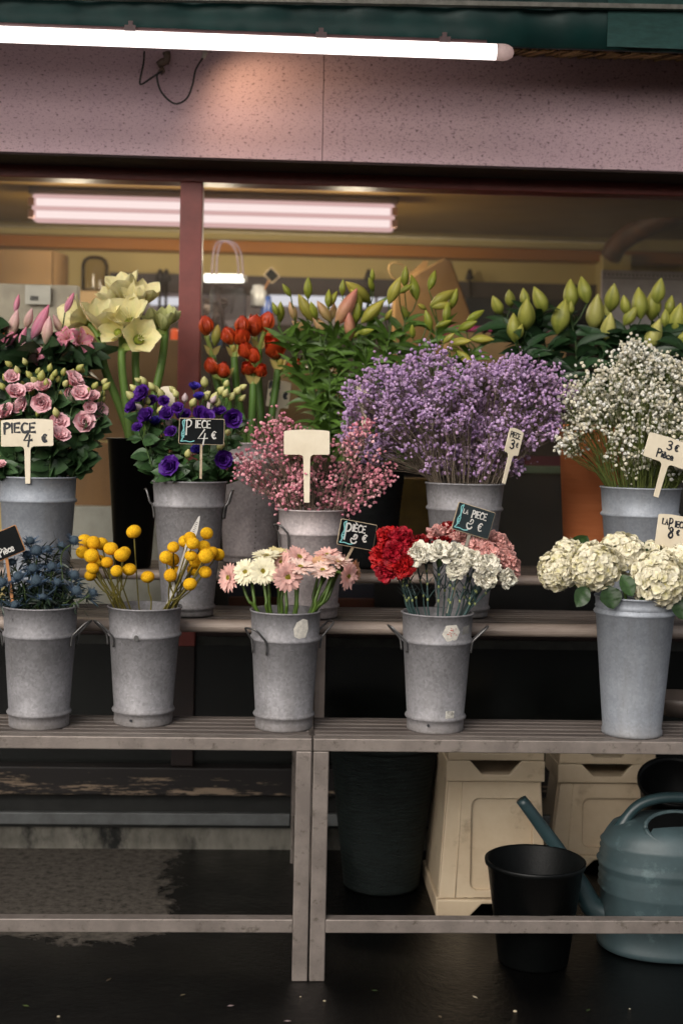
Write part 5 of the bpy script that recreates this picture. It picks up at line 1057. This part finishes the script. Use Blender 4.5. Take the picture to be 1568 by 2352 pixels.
bd_ = [(175,780),(65,795),(265,845),(40,890),(155,935),(240,910),(320,925),(550,820),(572,838),(700,1045),(640,1012),(420,1010),(380,860),(345,822),(250,1060),(390,1130),(220,985),(325,1205),(262,1135),(22,950),(120,845),(708,1000),(735,950),(440,850),(402,900),(455,930),(605,985),(360,890),(285,880),(205,870),(720,915),(655,945),(500,850)]
items = [(x, y, 'f', r*1.08, None) for x, y, r in fl_]+[(x, y, 'b' if i % 5 else 'p', rng.uniform(26, 36), None) for i, (x, y) in enumerate(bd_)]
spray('pinklis', 'lisianthus', lambda ks, w_: ('pink lisianthus spray, %s of its bucket' if 'f' in ks else 'lisianthus spray all in green buds, %s of its bucket') % w_, 'flower', 'pink lisianthus in the zinc bucket', items, 13, za,
      lis_head({'f': ('ffc9ce', 'f79aa8', .6)}, {'b': ('8f9a4a', 'bdb76a', None), 'p': ('9aa258', 'd9cf90', None)}), (28, .052, .020, L_('3c5734'), .5, .10, 1.0), L_('4f6a38'), 30, .0023, .10, .7, .86, 0.0, 1.16)
fl_ = [(985,995,54,'f'),(908,1090,48,'f'),(1012,1150,54,'f'),(1070,1190,48,'u'),(1152,1140,48,'f'),(1180,1262,40,'f'),(950,1232,36,'f'),(1268,1150,48,'f'),(1382,1140,52,'f'),(1338,950,36,'u'),(1370,1018,40,'u'),(1365,1385,48,'u'),(1175,1502,64,'f'),(1535,1455,58,'f'),(1045,1050,40,'f'),(1600,1168,58,'f'),(1510,1120,40,'f'),(1130,1050,36,'f'),(960,1030,40,'f'),(1430,1155,44,'f'),(1225,1100,40,'f')]
bd_ = [(955,905),(990,912),(925,960),(905,1015),(1020,1050),(1050,952),(1078,972),(1110,1000),(1105,1115),(1212,1000),(1192,972),(960,1092),(1165,1195),(1275,1030),(1430,1010),(1420,1022),(1470,1040),(1500,1062),(1330,1060),(1450,1092),(1530,1350),(1295,1412),(1425,1005),(1475,1030),(1515,970),(1560,930),(1595,1020),(1635,980),(1670,955),(1665,1030),(1555,1000),(1525,980),(1410,920),(1570,1265),(1515,1365)]
items = [(x, y, k_, r*1.08, None) for x, y, r, k_ in fl_]+[(x, y, 'l' if i in (11, 12, 13, 14, 16, 19) else 'b', rng.uniform(28, 38), None) for i, (x, y) in enumerate(bd_)]
spray('purplelis', 'lisianthus', lambda ks, w_: ('deep violet lisianthus spray, %s of its bucket' if ks & {'f', 'u'} else 'lisianthus spray in cream buds among violet blooms, %s') % w_, 'flower', 'violet lisianthus in the zinc bucket', items, 12, za,
      lis_head({'f': ('55248c', '38126a', .55), 'u': ('4636a6', '32227e', .4)}, {'b': ('a8ac58', 'dcd596', None), 'l': ('b9a0a0', 'd6c0c4', None)}), (24, .046, .014, L_('3d5a34'), .5, .10, 1.0), L_('4f6a38'), 30, .0023, .10, .7, .86, 0.0, 1.16)
# lilies
def lily_head(spec):
    def f(kd, r, d):
        if kd == 'o': return lily_open(r), 'flower', PETAL, r*.5
        w, c0, c1, cr, um = spec[kd]; m_ = MB(); spindle(m_, r*2, r*w, um, 3, .14, L_(c0, rng.uniform(.65, 1.12)), L_(c1, rng.uniform(.8, 1.15)), L_(cr), 13, 18, rng.normal(0, .03))
        return m_, 'bud', WAXY, r
    return f
it = [(750,285,'g',48,(-.6,.8,.2)),(895,270,'g',62,(.12,1,.1)),(670,412,'g',46,(-.15,1,.2)),(708,432,'g',56,(.2,1,.2)),(790,430,'p',64,(-.15,1,.2)),(878,405,'y',78,(-.3,.9,.3)),(935,425,'g',60,(-.3,.9,.2)),(850,540,'p',72,(-.8,.5,.3)),(985,535,'p',72,(-.75,.6,.3)),(1005,430,'p',72,(-.5,.85,.2)),(1070,432,'p',50,(.1,1,.2)),(1068,345,'g',52,(.25,1,.1)),(1036,340,'g',50,(.0,1,.1)),(1162,400,'k',106,(.4,.9,.2)),(1182,525,'k',84,(.05,1,.4)),(1135,265,'g',50,(-.05,1,.2)),(1242,295,'y',86,(-.75,.6,.3)),(1230,345,'y',76,(-.6,.6,.3)),(1232,440,'g',62,(.1,1,.2)),(1340,430,'y',90,(.7,.7,.3)),(1340,180,'g',42,(-.1,1,.1)),(1330,245,'g',44,(-.25,.9,.3)),(1490,285,'y',86,(.15,1,.2)),(1450,455,'y',46,(.2,.7,.6)),(1295,570,'g',46,(.9,.2,.2)),
      (1565,190,'g',50,(-.3,.95,.1)),(1570,275,'g',46,(.9,.5,.1)),(1625,265,'g',64,(-.05,1,.1)),(1755,215,'g',62,(.5,.9,.1)),(1820,335,'y',88,(.8,.65,.2)),(1900,345,'g',58,(.5,.85,.2)),(1815,390,'y',50,(.9,.2,.3)),(1725,490,'g',54,(-.3,.9,.3)),(1565,440,'g',54,(-.5,.8,.3)),(1680,400,'y',38,(-.7,.3,.6)),(1830,515,'g',56,(.85,.35,.3)),(1850,440,'g',60,(.1,1,.2)),(2050,460,'g',54,(.85,.5,.2)),(1995,530,'g',54,(.9,.4,.2)),(1865,615,'y',50,(.7,.6,.4)),(1945,640,'y',60,(.95,.1,.3)),(2095,622,'y',60,(1,.02,.2)),(1980,750,'y',66,(.75,-.7,.3)),(1615,570,'g',46,(.0,.9,.5)),(1240,585,'g',40,(.6,.5,.5)),(1900,690,'g',44,(.6,-.2,.5))]
sp_ = {'g': (.38, '7d8a30', 'a6a83e', '6f7f2a', .42), 'y': (.38, '9a9c42', 'c2b450', '86862f', .45), 'p': (.38, 'a89a58', 'd0a078', '9c8a4c', .45), 'k': (.34, 'c9a070', 'd9887c', 'b06a5c', .42)}
spray('lily', 'lily_stem', lambda ks, w_: ('pink budded lily stem, %s in the round planter' if ks & {'k', 'p'} else 'yellow green budded lily stem, %s in the round planter') % w_, 'flower', 'budded lilies in the round planter', it, 15, zb_, lily_head(sp_), (60, .095, .0085, L_('55742f'), .9, .12, 1.0), L_('4d6a2a'), 34, .0032, .12, .7, .9, 0.0, 1.32, 2.2)
it = [(245,400,'g',74,(-.35,.85,.35)),(335,352,'g',66,(-.45,.85,.25)),(440,345,'g',62,(-.3,.9,.25)),(452,465,'g',94,(-.3,.9,.4)),(550,360,'g',90,(-.4,.85,.3)),(365,560,'g',78,(-.2,.95,.2)),(405,590,'g',44,(.1,1,.2)),(700,480,'g',110,(-.05,1,.35)),(770,320,'g',84,(-.35,.9,.2)),(865,290,'g',92,(-.03,1,.2)),(945,450,'y',120,(-.03,1,.35)),(1065,345,'g',82,(-.02,1,.2)),(1040,560,'y',88,(-.05,1,.4)),(1155,398,'g',66,(-.1,1,.2)),(1192,475,'g',62,(.5,.85,.3)),(1258,385,'g',86,(-.03,1,.2)),(1392,300,'g',88,(.25,1,.2)),(1352,395,'g',92,(.2,.95,.35)),(1365,610,'y',104,(.35,.85,.4)),(1475,400,'g',56,(.2,1,.2)),(1525,500,'g',92,(.25,.9,.3)),(1560,640,'g',70,(.1,1,.4)),(1440,490,'g',50,(-.1,1,.2)),(1030,430,'y',56,(-.1,1,.2)),(770,420,'g',50,(-.2,1,.2)),(1650,420,'g',90,(.3,1,.2)),(1680,560,'g',90,(.3,.9,.3))]
sp_ = {'g': (.50, '8a9440', 'b0ac50', '6f7a2c', .40), 'y': (.48, 'a3a558', 'c3bc6c', '8f9148', .36)}
spray('greenlily', 'lily_stem', lambda ks, w_: 'fat green budded lily stem, %s above terracotta' % w_, 'flower', 'green budded lilies in the terracotta pot', it, 9, zd, lily_head(sp_), (46, .125, .0165, L_('2a4428'), 1.0, .08, .85), L_('3c5628'), 34, .0036, .12, .75, .9, 0.0, 1.16, 1.7)
it = [(100,515,'k',84,(.05,1,.2)),(118,375,'q',56,(.2,1,.2)),(332,560,'k',100,(-.05,1,.25)),(285,505,'q',122,(.6,.8,.2)),(155,690,'k',86,(.3,.6,.6)),(200,480,'k',66,(.15,1,.2)),(420,690,'q',96,(.6,.7,.3)),(345,780,'q',80,(.4,.8,.3)),(560,640,'o',120,(.55,.35,.6)),(460,610,'o',84,(-.2,.4,.8)),(30,590,'o',110,(-.3,.5,.7)),(480,370,'q',66,(.4,.9,.2)),(400,520,'k',70,(-.4,.9,.2)),(-60,420,'q',90,(-.4,.9,.2)),(160,600,'q',76,(.5,.8,.3)),(240,740,'o',86,(-.1,.3,.9)),(70,640,'q',70,(.6,.7,.3))]
sp_ = {'k': (.36, 'e0caa8', 'ecb8bc', 'cc9494', .42), 'q': (.30, 'e0a0b4', 'e8889f', 'cc5a88', .42)}
spray('pinklily', 'pink_lily', lambda ks, w_: ('pink lily stem with an open bloom, %s of its tub' if 'o' in ks else 'pink lily stem in rosy bud, %s of its tub') % w_, 'flower', 'pink lilies in the black tub', it, 6, za, lily_head(sp_), (50, .115, .02, L_('263d22'), .6, .0, .8), L_('3c5628'), 30, .0036, .12, .75, .9, 0.0, 1.12)
# ------------------------------------------------------------------ baby's breath
def inpoly(P, x, y):
    n = len(P); c = False; j = n-1
    for i in range(n):
        if (P[i][1] > y) != (P[j][1] > y) and x < (P[j][0]-P[i][0])*(y-P[i][1])/(P[j][1]-P[i][1])+P[i][0]: c = not c
        j = i
    return c
ICO = None
def gyp(key, label, hull, ncl, nb, clr, rpx, cols, stemc, dens=None, thick=.10, yoff=0, spread=26):
    global ICO
    B = BK[key]; xs_, ys_ = [p[0] for p in hull], [p[1] for p in hull]; rim = B['rim']; cx_, cy_ = np.mean(xs_), np.mean(ys_)
    C = []
    while len(C) < ncl:
        x, y = rng.uniform(min(xs_), max(xs_)), rng.uniform(min(ys_), max(ys_))
        if inpoly(hull, x, y) and all((x-a)**2+(y-b_)**2 > (spread*.55)**2 for a, b_ in C[-60:]): C.append((x, y))
        elif rng.uniform() < .02 and inpoly(hull, x, y): C.append((x, y))
    t = thing('gypsophila', label, 'flower bunch', rim, "bunches of baby's breath")
    st = MB(); bl = MB()
    if ICO is None:
        g_ = (1+5**.5)/2; iv = np.array([(-1,g_,0),(1,g_,0),(-1,-g_,0),(1,-g_,0),(0,-1,g_),(0,1,g_),(0,-1,-g_),(0,1,-g_),(g_,0,-1),(g_,0,1),(-g_,0,-1),(-g_,0,1)])/1.9
        ICO = (iv, np.array([(0,11,5),(0,5,1),(0,1,7),(0,7,10),(0,10,11),(1,5,9),(5,11,4),(11,10,2),(10,7,6),(7,1,8),(3,9,4),(3,4,2),(3,2,6),(3,6,8),(3,8,9),(4,9,5),(2,4,11),(6,2,10),(8,6,7),(9,8,1)]))
    iv, if_ = ICO; V_, F_, K_ = [], [], []; nv = 0
    for (x, y) in C:
        ex = max(abs(x-cx_)/(max(xs_)-min(xs_))*2, abs(y-cy_)/(max(ys_)-min(ys_))*2)
        yb = B['c'][1]+yoff+rng.uniform(-1, .8)*thick*math.sqrt(max(.1, 1-min(1, ex)**2))
        c = U(x, y, yb); mp, bp = mouth(B, c+rng.normal(0, .02, 3), .55, .85); L = np.linalg.norm(c-mp)
        base = c-nrm(c-mp+V(0, 0, .05))*min(.05, L*.4)
        cs_ = np.array(stemc)*rng.uniform(.6, 1.3)
        st.tube(catmull([base, mp*.45+base*.55+V((base-mp)[0]*-.08, 0, .01), mp, bp], 4), .0009, 4, cs_, False)
        n_ = int(nb*rng.uniform(.5, 1.5)); out_ = nrm(c-rim)
        f2 = [base+(c-base)*rng.uniform(.3, .8)+rng.normal(0, .008, 3) for _ in range(4)]
        for q in f2: st.tube([base, q], .0005, 3, cs_, False)
        for j in range(n_):
            p = c+rng.normal(0, 1, 3)*S(spread*.5, yb)*V(1, .8, 1)+out_*abs(rng.normal(0, .008))
            small = rng.uniform() < .28; r = S(rpx, yb)*(rng.uniform(.35, .55) if small else rng.uniform(.75, 1.25))
            if j % 2 == 0 or small: st.tube([f2[j % 4], (f2[j % 4]+p)/2+V(0, 0, -.003), p], .00038, 3, cs_, False)
            M3 = np.array(rotto(rng.normal(size=3), rng.uniform(0, 6)))*rng.uniform(.75, 1.1, 3)[None]
            vv = (iv*rng.uniform(.72, 1.18, (12, 1))) @ M3.T*r+p; V_.append(vv); F_.append(if_+nv); nv += 12
            cl = np.array(cols[rng.integers(len(cols))])*(.72 if small else rng.uniform(.82, 1.12)); K_.append(np.clip(np.tile(cl, (12, 1))*rng.uniform(.85, 1.12, (12, 1)), 0, 1))
    bl.add(np.concatenate(V_), np.concatenate(F_), np.concatenate(K_))
    o = build(bl, 'blossoms', PETAL, t, smooth=False, kind='stuff'); build(st, 'stems', FUZZ, t, kind='stuff'); return t
hp_ = [(640,1168),(575,1108),(548,1085),(552,1062),(590,1000),(640,962),(662,975),(700,985),(760,1040),(800,1000),(830,960),(852,985),(850,1030),(905,1085),(880,1110),(840,1140),(800,1172),(720,1180)]
gyp('pinkgyp', "airy bunch of pink baby's breath around a blank price sign", hp_, 112, 17, None, 4.3, [L_('f2a6b2'), L_('ea96a6'), L_('f6babf'), L_('e08a9c')], L_('8d7a6c'), thick=.085, yoff=-.01, spread=24)
hp_ = [(805,985),(800,900),(840,872),(880,850),(935,842),(955,812),(1010,812),(1060,850),(1130,840),(1180,822),(1215,850),(1240,830),(1262,850),(1275,880),(1305,900),(1270,960),(1250,1010),(1215,1035),(1180,1082),(1100,1082),(1010,1088),(985,1058),(930,1035),(870,1055),(845,1060),(800,1020)]
gyp('lavgyp', "wide cloud of lavender baby's breath above its zinc bucket", hp_, 310, 29, None, 4.5, [L_('c8a4d2'), L_('bc98c9'), L_('d2b2da'), L_('cba6cb')], L_('7f7264'), thick=.13, spread=24)
hp_ = [(1245,985),(1270,950),(1300,915),(1335,870),(1400,850),(1425,805),(1470,800),(1510,830),(1568,840),(1640,860),(1690,930),(1690,1040),(1620,1090),(1560,1090),(1480,1060),(1430,1105),(1412,1080),(1402,1005),(1335,985),(1326,1060),(1302,1064),(1290,990),(1255,985)]
gyp('whitegyp', "loose cloud of white baby's breath above its zinc bucket", hp_, 290, 22, None, 4.6, [L_('f8f3e4'), L_('f0e8d2'), L_('faf7ee'), L_('e8e0c6')], L_('6f7a42'), thick=.13, spread=26)
# ------------------------------------------------------------------ price signs
G = {'P': [[(.05,-.15),(.06,.5),(.08,1)],[(0,.93),(.28,1.0),(.5,.85),(.48,.62),(.28,.46),(.08,.45)]], 'I': [[(.12,0),(.12,1)]], 'E': [[(.5,1),(.05,.97),(.05,.03),(.52,.03)],[(.05,.52),(.42,.52)]],
 'È': [[(.5,1),(.05,.97),(.05,.03),(.52,.03)],[(.05,.52),(.42,.52)],[(.12,1.28),(.32,1.12)]], 'C': [[(.52,.92),(.25,1),(.03,.7),(.02,.35),(.2,.02),(.54,.1)]], 'L': [[(.06,1),(.05,.02),(.46,.02)]], 'A': [[(0,0),(.25,1),(.5,0)],[(.1,.36),(.4,.36)]],
 '4': [[(.42,1.1),(.02,.28),(.62,.33)],[(.46,.75),(.34,-.22)]], '€': [[(.55,.86),(.32,.98),(.1,.7),(.08,.35),(.28,.04),(.56,.12)],[(-.02,.6),(.4,.62)],[(-.02,.4),(.36,.42)]],
 '2': [[(.28,.72),(.36,.98),(.56,.9),(.5,.6),(.28,.5),(.06,.55),(.05,.25),(.25,.02),(.5,.12),(.56,.28)]], '3': [[(.05,.88),(.3,1.02),(.52,.85),(.42,.6),(.2,.54),(.46,.46),(.56,.22),(.34,-.02),(.04,.08)]],
 '8': [[(.46,.86),(.28,1),(.1,.84),(.24,.58),(.46,.4),(.48,.12),(.26,-.02),(.06,.14),(.14,.4),(.4,.62),(.46,.86)]], '9': [[(.5,.75),(.3,1),(.08,.75),(.25,.5),(.48,.7),(.5,.3),(.4,0)]],
 'i': [[(.1,0),(.1,.5)],[(.09,.7),(.12,.74)]], 'è': [[(.04,.28),(.38,.3),(.3,.54),(.1,.5),(.03,.25),(.14,.02),(.38,.08)],[(.1,.8),(.26,.68)]], 'c': [[(.36,.46),(.18,.52),(.03,.3),(.08,.06),(.36,.06)]], 'e': [[(.04,.28),(.38,.3),(.3,.54),(.1,.5),(.03,.25),(.14,.02),(.42,.08)]], 'p': [[(.04,-.35),(.05,.5)],[(.05,.45),(.3,.5),(.38,.28),(.24,.02),(.05,.08)]], ' ': []}
ADV = {'I': .3, 'i': .26, ' ': .35, 'P': .6, 'c': .46, 'e': .5, 'è': .5}
def write(mb, s, O, ex, ey, n, x, y, h, wd=1.0, t=.001, slant=.0):
    for ch in s:
        for st in G[ch]:
            q = np.array(st, float); P = catmull(q, 5) if len(q) > 3 and ch not in 'EÈLA' else q
            W = [O+ex*(x+(a*wd+b_*slant)*h+rng.normal(0, .00012))+ey*(y+b_*h)+n*.0009 for a, b_ in P]
            W = np.array(W); k = len(W)
            T = np.gradient(W, axis=0); T /= np.linalg.norm(T, axis=1, keepdims=True)+1e-9; sd = np.cross(np.tile(n, (k, 1)), T)
            tt = t*(1+.25*np.sin(np.linspace(0, 5, k)+rng.uniform(0, 6)))[:, None]
            W[0] -= T[0]*t*.6; W[-1] += T[-1]*t*.6
            vv = np.concatenate([W+sd*tt, W+n*.0004, W-sd*tt]); f = [(i, i+1, k+i+1, k+i) for i in range(k-1)]+[(k+i, k+i+1, 2*k+i+1, 2*k+i) for i in range(k-1)]; mb.add(vv, f)
        x += ADV.get(ch, .68)*wd*h
def sign_frame(px, py, Y, rot, yaw=0, tilt=0):
    O = U(px, py, Y); ex = V(math.cos(yaw), math.sin(yaw), 0); n = nrm(V(math.sin(yaw), -math.cos(yaw), tilt)); ey = nrm(np.cross(n, ex)); 
    r = D(rot); return O, nrm(ex*math.cos(r)+ey*math.sin(r)), nrm(ey*math.cos(r)-ex*math.sin(r)), n
def rrect(w, h, r, arch=0, k=4):
    P = []
    for cx_, cy_, a in ((w/2-r, -h/2+r, -90), (w/2-r, h/2-r, 0), (-w/2+r, h/2-r, 90), (-w/2+r, -h/2+r, 180)):
        for i in range(k+1):
            q = D(a+90*i/k); P.append((cx_+r*math.cos(q), cy_+r*math.sin(q)))
        if a == 0:
            for i in range(1, 8): x = (w/2-r)*(1-2*i/8); P.append((x, h/2+arch*(1-(2*x/w)**2)))
    return P
def tsign(label, px, py, w, h, Y, rot, stake, lines, yaw=0, tilt=0, sw=7, ink=INK, cat='price sign'):
    """cream plastic T-shaped sign; lines: (text, x, y, height) in photo pixels from the centre of the board, y up"""
    O, ex, ey, n = sign_frame(px, py, Y, rot, yaw, tilt); s_ = S(1, Y); w, h = w*s_, h*s_; t = thing('price_sign', label, cat, O, 'price signs')
    B_ = rrect(w, h, .004, .003); q = sw*s_; L = stake*s_
    i0 = 0
    f_ = .008; neck = [(-q-f_, -h/2), (-q-.002, -h/2-.003), (-q, -h/2-.010), (-q*.8, -h/2-L), (q*.8, -h/2-L), (q, -h/2-.010), (q+.002, -h/2-.003), (q+f_, -h/2)]
    P = B_+neck; ang = B_
    k = MB(); k.prism(P, O, ex, ey, -.0022, 0); build(k, 'board', PAPER, t, False, bevel=.0006)
    if lines:
        m_ = MB()
        for tx, x, y, hh, *r in lines: write(m_, tx, O, ex, ey, n, x*s_, y*s_, hh*s_, r[0] if r else 1.0, r[1]*1.3*s_ if len(r) > 1 else 1.75*s_)
        build(m_, 'lettering', ink, t)
    return t
def slate(label, px, py, w, h, Y, rot, stake, lines, yaw=0, tilt=0, mat=SLATE, edge=BEIGEF, stakem=None, flour=True, sdir=None, cat='price sign', sw=4):
    O, ex, ey, n = sign_frame(px, py, Y, rot, yaw, tilt); s_ = S(1, Y); w, h = w*s_, h*s_; t = thing('slate_sign', label, cat, O, 'price signs')
    k = MB(); k.prism(rrect(w, h, .004), O, ex, ey, -.004, -.0006); build(k, 'frame', edge, t, False, bevel=.0006)
    k = MB(); k.prism(rrect(w-.0035, h-.0035, .0028), O, ex, ey, -.0005, .0006); build(k, 'board', mat, t, False)
    k = MB(); a = O-ey*h/2+n*-.003; dn = V(0, 0, -1) if sdir is None else nrm(V(sdir, 0, -1)); b_ = a+dn*stake*s_; qx = ex*sw*s_*.5+V(0, 0, 0)
    a = a+ey*.012; k.hexa([b_-qx-n*-.001, b_+qx-n*-.001, b_+qx-n*.002, b_-qx-n*.002, a-qx-n*-.001, a+qx-n*-.001, a+qx-n*.002, a-qx-n*.002]); build(k, 'stake', stakem or BEIGEF, t, False)
    m_ = MB()
    for tx, x, y, hh, *r in lines: write(m_, tx, O, ex, ey, n, x*s_, y*s_, hh*s_, r[0] if r else 1.0, r[1]*1.3*s_ if len(r) > 1 else 1.4*s_)
    build(m_, 'lettering', CHALK, t)
    if flour:
        m_ = MB(); l, b0 = -w/2+.006, -h/2+.004
        for st in ([(l+.009, h/2-.004), (l+.003, h/2-.010), (l+.006, h*.1), (l+.002, -h*.1), (l+.004, -h*.3), (l+.0, b0+.003), (l+.012, b0+.004), (l+.024, b0+.002), (l+.034, b0+.005)], [(l+.008, h/2-.006), (l+.007, h*.15), (l+.008, -h*.15), (l+.002, b0+.008)], [(l+.004, h*.05), (l+.009, -h*.05), (l+.003, -h*.12), (l+.008, -h*.25)]):
            W = np.array([O+ex*a_+ey*c_+n*.0011 for a_, c_ in catmull(st, 5)]); k_ = len(W); T = np.gradient(W, axis=0); T /= np.linalg.norm(T, axis=1, keepdims=True)+1e-9; sd = np.cross(np.tile(n, (k_, 1)), T)
            m_.add(np.concatenate([W+sd*.0011, W-sd*.0011]), [(i, i+1, k_+i+1, k_+i) for i in range(k_-1)])
        build(m_, 'flourish', CHALKC, t)
    return t
Yp = BK['pinklis']['c'][1]-.095
tsign('cream T-shaped sign reading PIECE 4 in black among the pink lisianthus', 63, 995, 118, 60, Yp, 2, 85, [('PIECE', -52, 2, 21, 1.2, 2.0), ('4', -8, -24, 26, 1.15, 2.0), ('€', 34, -20, 17, 1, 2.0)], 0, .05, 7)
Y2 = BK['purplelis']['c'][1]-.10
slate('black slate sign reading PIECE 4 among the violet lisianthus', 463, 991, 105, 60, Y2, -.5, 78, [('P', -36, -4, 30, .8), ('IECE', -15, 8, 17, .95), ('4', -8, -24, 26, 1.4), ('€', 24, -16, 17)], D(-6), .05, sw=5.5)
Y3 = BK['pinkgyp']['c'][1]-.10
tsign('blank cream T-shaped sign standing in the pink baby\'s breath', 704.5, 1017, 105, 55, Y3, 1.0, 110, [], 0, .06, 8)
Y4 = BK['lavgyp']['c'][1]-.14
tsign('small cream sign reading PIECE 3 tilted beside the lavender baby\'s breath', 1180, 1015, 40, 58, Y4, -17, 72, [('PIECE', -15, 9, 13, .75, .9), ('3', -9, -17, 20, .9), ('€', 7, -10, 11, .9, .9)], D(25), .05, 6)
Y5 = BK['whitegyp']['c'][1]-.15
tsign('large cream sign reading 3 Pièce tilted in the white baby\'s breath', 1535, 1037, 118, 58, Y5, -17, 82, [('3', -9, 4, 20, 1.1), ('€', 12, 6, 15), ('Pièce', -28, -18, 17, 1.1)], D(10), .06, 8)
Y6 = BK['thistle']['c'][1]-.03
slate('black slate sign with orange wooden edge reading Pièce above the sea holly', 6, 1252, 92, 64, Y6, 24, 120, [('Pièce', -14, -22, 17, .95)], D(-8), .05, SLATE, WOODF, WOODF, False, .12, sw=7)
Y7 = BK['gerbera']['c'][1]-.0
slate('black slate sign reading PIÈCE 2 tilted above the gerberas', 820, 1228, 88, 61, Y7, -10, 140, [('P', -30, -11, 33, .75, 1.3), ('IÈCE', -14, 6, 16, .9, 1.2), ('2', -14, -22, 21, 1.2, 1.4), ('€', 14, -14, 17, 1.0, 1.2)], D(12), .05, sdir=-.55, sw=6)
Y8 = BK['carnation']['c'][1]-.02
slate('grey slate sign reading LA PIECE 2 tilted above the carnations', 1087, 1196, 93, 66, Y8, -16, 190, [('LA', -30, 10, 10, .95, .9), ('PIECE', -8, 8, 15, .85, 1.1), ('2', -14, -22, 24, 1.0, 1.1), ('€', 14, -20, 19, .9, 1.0)], D(10), .05, SLATE2, BEIGEF, M('clear_stake', lin('9a9488'), None, .4), True, -.25, sw=7)
Y9 = BK['hydrangea']['c'][1]+.06
tsign('cream sign reading LA PIECE 8 behind the white hydrangeas', 1545, 1222, 84, 74, Y9, -8, 60, [('LA', -31, 15, 13, .9), ('P', -14, 9, 22, .8), ('IECE', 1, 12, 14, .9), ('8', -12, -14, 24, .9, 1.7), ('€', 8, -6, 12)], D(10), .05, 8)
tsign('white paper sign reading PIECE 9 half hidden behind the red amaryllis stalks', 640, 906, 52, 60, BK['redama']['c'][1]+.10, -6, 60, [('PIECE', -23, 14, 14, .6, 1.8), ('9', -20, -20, 26, .9, 1.9), ('€', 12, -8, 13, 1.0, 1.9)], 0, .05, 6)
tsign('pale pink card sign tucked behind the violet lisianthus', 385, 912, 34, 44, BK['purplelis']['c'][1]+.06, -3, 60, [], 0, .05, 6)
tsign('faded beige sign sunk in the lavender baby\'s breath', 834, 908, 30, 46, BK['lavgyp']['c'][1]-.01, 2, 60, [], D(10), .05, 6)
# blade shaped plant tag in the billy buttons, seen almost edge on
Yb_ = BK['billy']['c'][1]-.02; a_, b2, c2_ = U(458, 1184, Yb_), U(452, 1235, Yb_), U(384, 1392, Yb_)
t = thing('plant_tag', 'white blade shaped plant tag leaning among the billy buttons', 'plant tag', c2_)
n = V(0, -1, 0); ax = nrm(a_-c2_); sx_ = nrm(np.cross(ax, n)); L = np.linalg.norm(a_-c2_); s_ = S(1, Yb_)
P = [(-3*s_, 0), (3*s_, 0), (4*s_, L*.4), (9*s_, L*.74), (8*s_, L*.86), (2*s_, L), (-1*s_, L*.985), (-9*s_, L*.78), (-5*s_, L*.5)]
mb = MB(); mb.prism([(x, y) for x, y in P], c2_, -sx_ if np.dot(sx_, V(1, 0, 0)) < 0 else sx_, ax, -.0008, .0008); build(mb, 'blade', M('white_tag', lin('d6d2cc'), None, .5), t, False)
mb = MB(); ex = -sx_ if np.dot(sx_, V(1, 0, 0)) < 0 else sx_
for i in range(7):
    p = c2_+ax*L*(.80+.02*i)+n*.0012; mb.add([p-ex*.003*rng.uniform(.4, 1), p+ex*.003*rng.uniform(.4, 1), p+ex*.003+ax*.0012, p-ex*.003+ax*.0012], [(0, 1, 2, 3)])
build(mb, 'print', INK, t, False)
# ------------------------------------------------------------------ light
SUN_EL, SUN_AZ = math.radians(31), math.radians(210)     # azimuth from +Y clockwise: the light comes over the photographer's left shoulder
w = bpy.data.worlds.new('World'); sc.world = w; w.use_nodes = True; nt = w.node_tree; nt.nodes.clear()
sk = nt.nodes.new('ShaderNodeTexSky'); sk.sky_type = 'NISHITA'; sk.sun_disc = False; sk.sun_elevation = SUN_EL; sk.sun_rotation = SUN_AZ
sk.dust_density = 4; sk.ozone_density = .6; sk.air_density = 1
hs = nt.nodes.new('ShaderNodeHueSaturation'); hs.inputs['Saturation'].default_value = .35
bgd = nt.nodes.new('ShaderNodeBackground'); bgd.inputs[1].default_value = .13
wo = nt.nodes.new('ShaderNodeOutputWorld')
nt.links.new(sk.outputs[0], hs.inputs['Color']); nt.links.new(hs.outputs[0], bgd.inputs[0]); nt.links.new(bgd.outputs[0], wo.inputs[0])
sn = bpy.data.lights.new('sun', 'SUN'); sn.energy = 1.5; sn.angle = math.radians(50); sn.color = (1, .93, .84)
so = bpy.data.objects.new('sun', sn); COL.objects.link(so)
d = V(math.sin(SUN_AZ)*math.cos(SUN_EL), math.cos(SUN_AZ)*math.cos(SUN_EL), math.sin(SUN_EL))
so.rotation_euler = Vector(-d).to_track_quat('-Z', 'Y').to_euler()
vs = sc.view_settings; vs.view_transform = 'Standard'; vs.look = 'None'; vs.gamma = 1; vs.exposure = EXPO
sc.render.engine = 'CYCLES'; cy = sc.cycles
cy.use_denoising = True; cy.max_bounces = 8; cy.diffuse_bounces = 3; cy.glossy_bounces = 4; cy.transmission_bounces = 4; cy.transparent_max_bounces = 12
cy.sample_clamp_indirect = 4; cy.caustics_reflective = False; cy.caustics_refractive = False
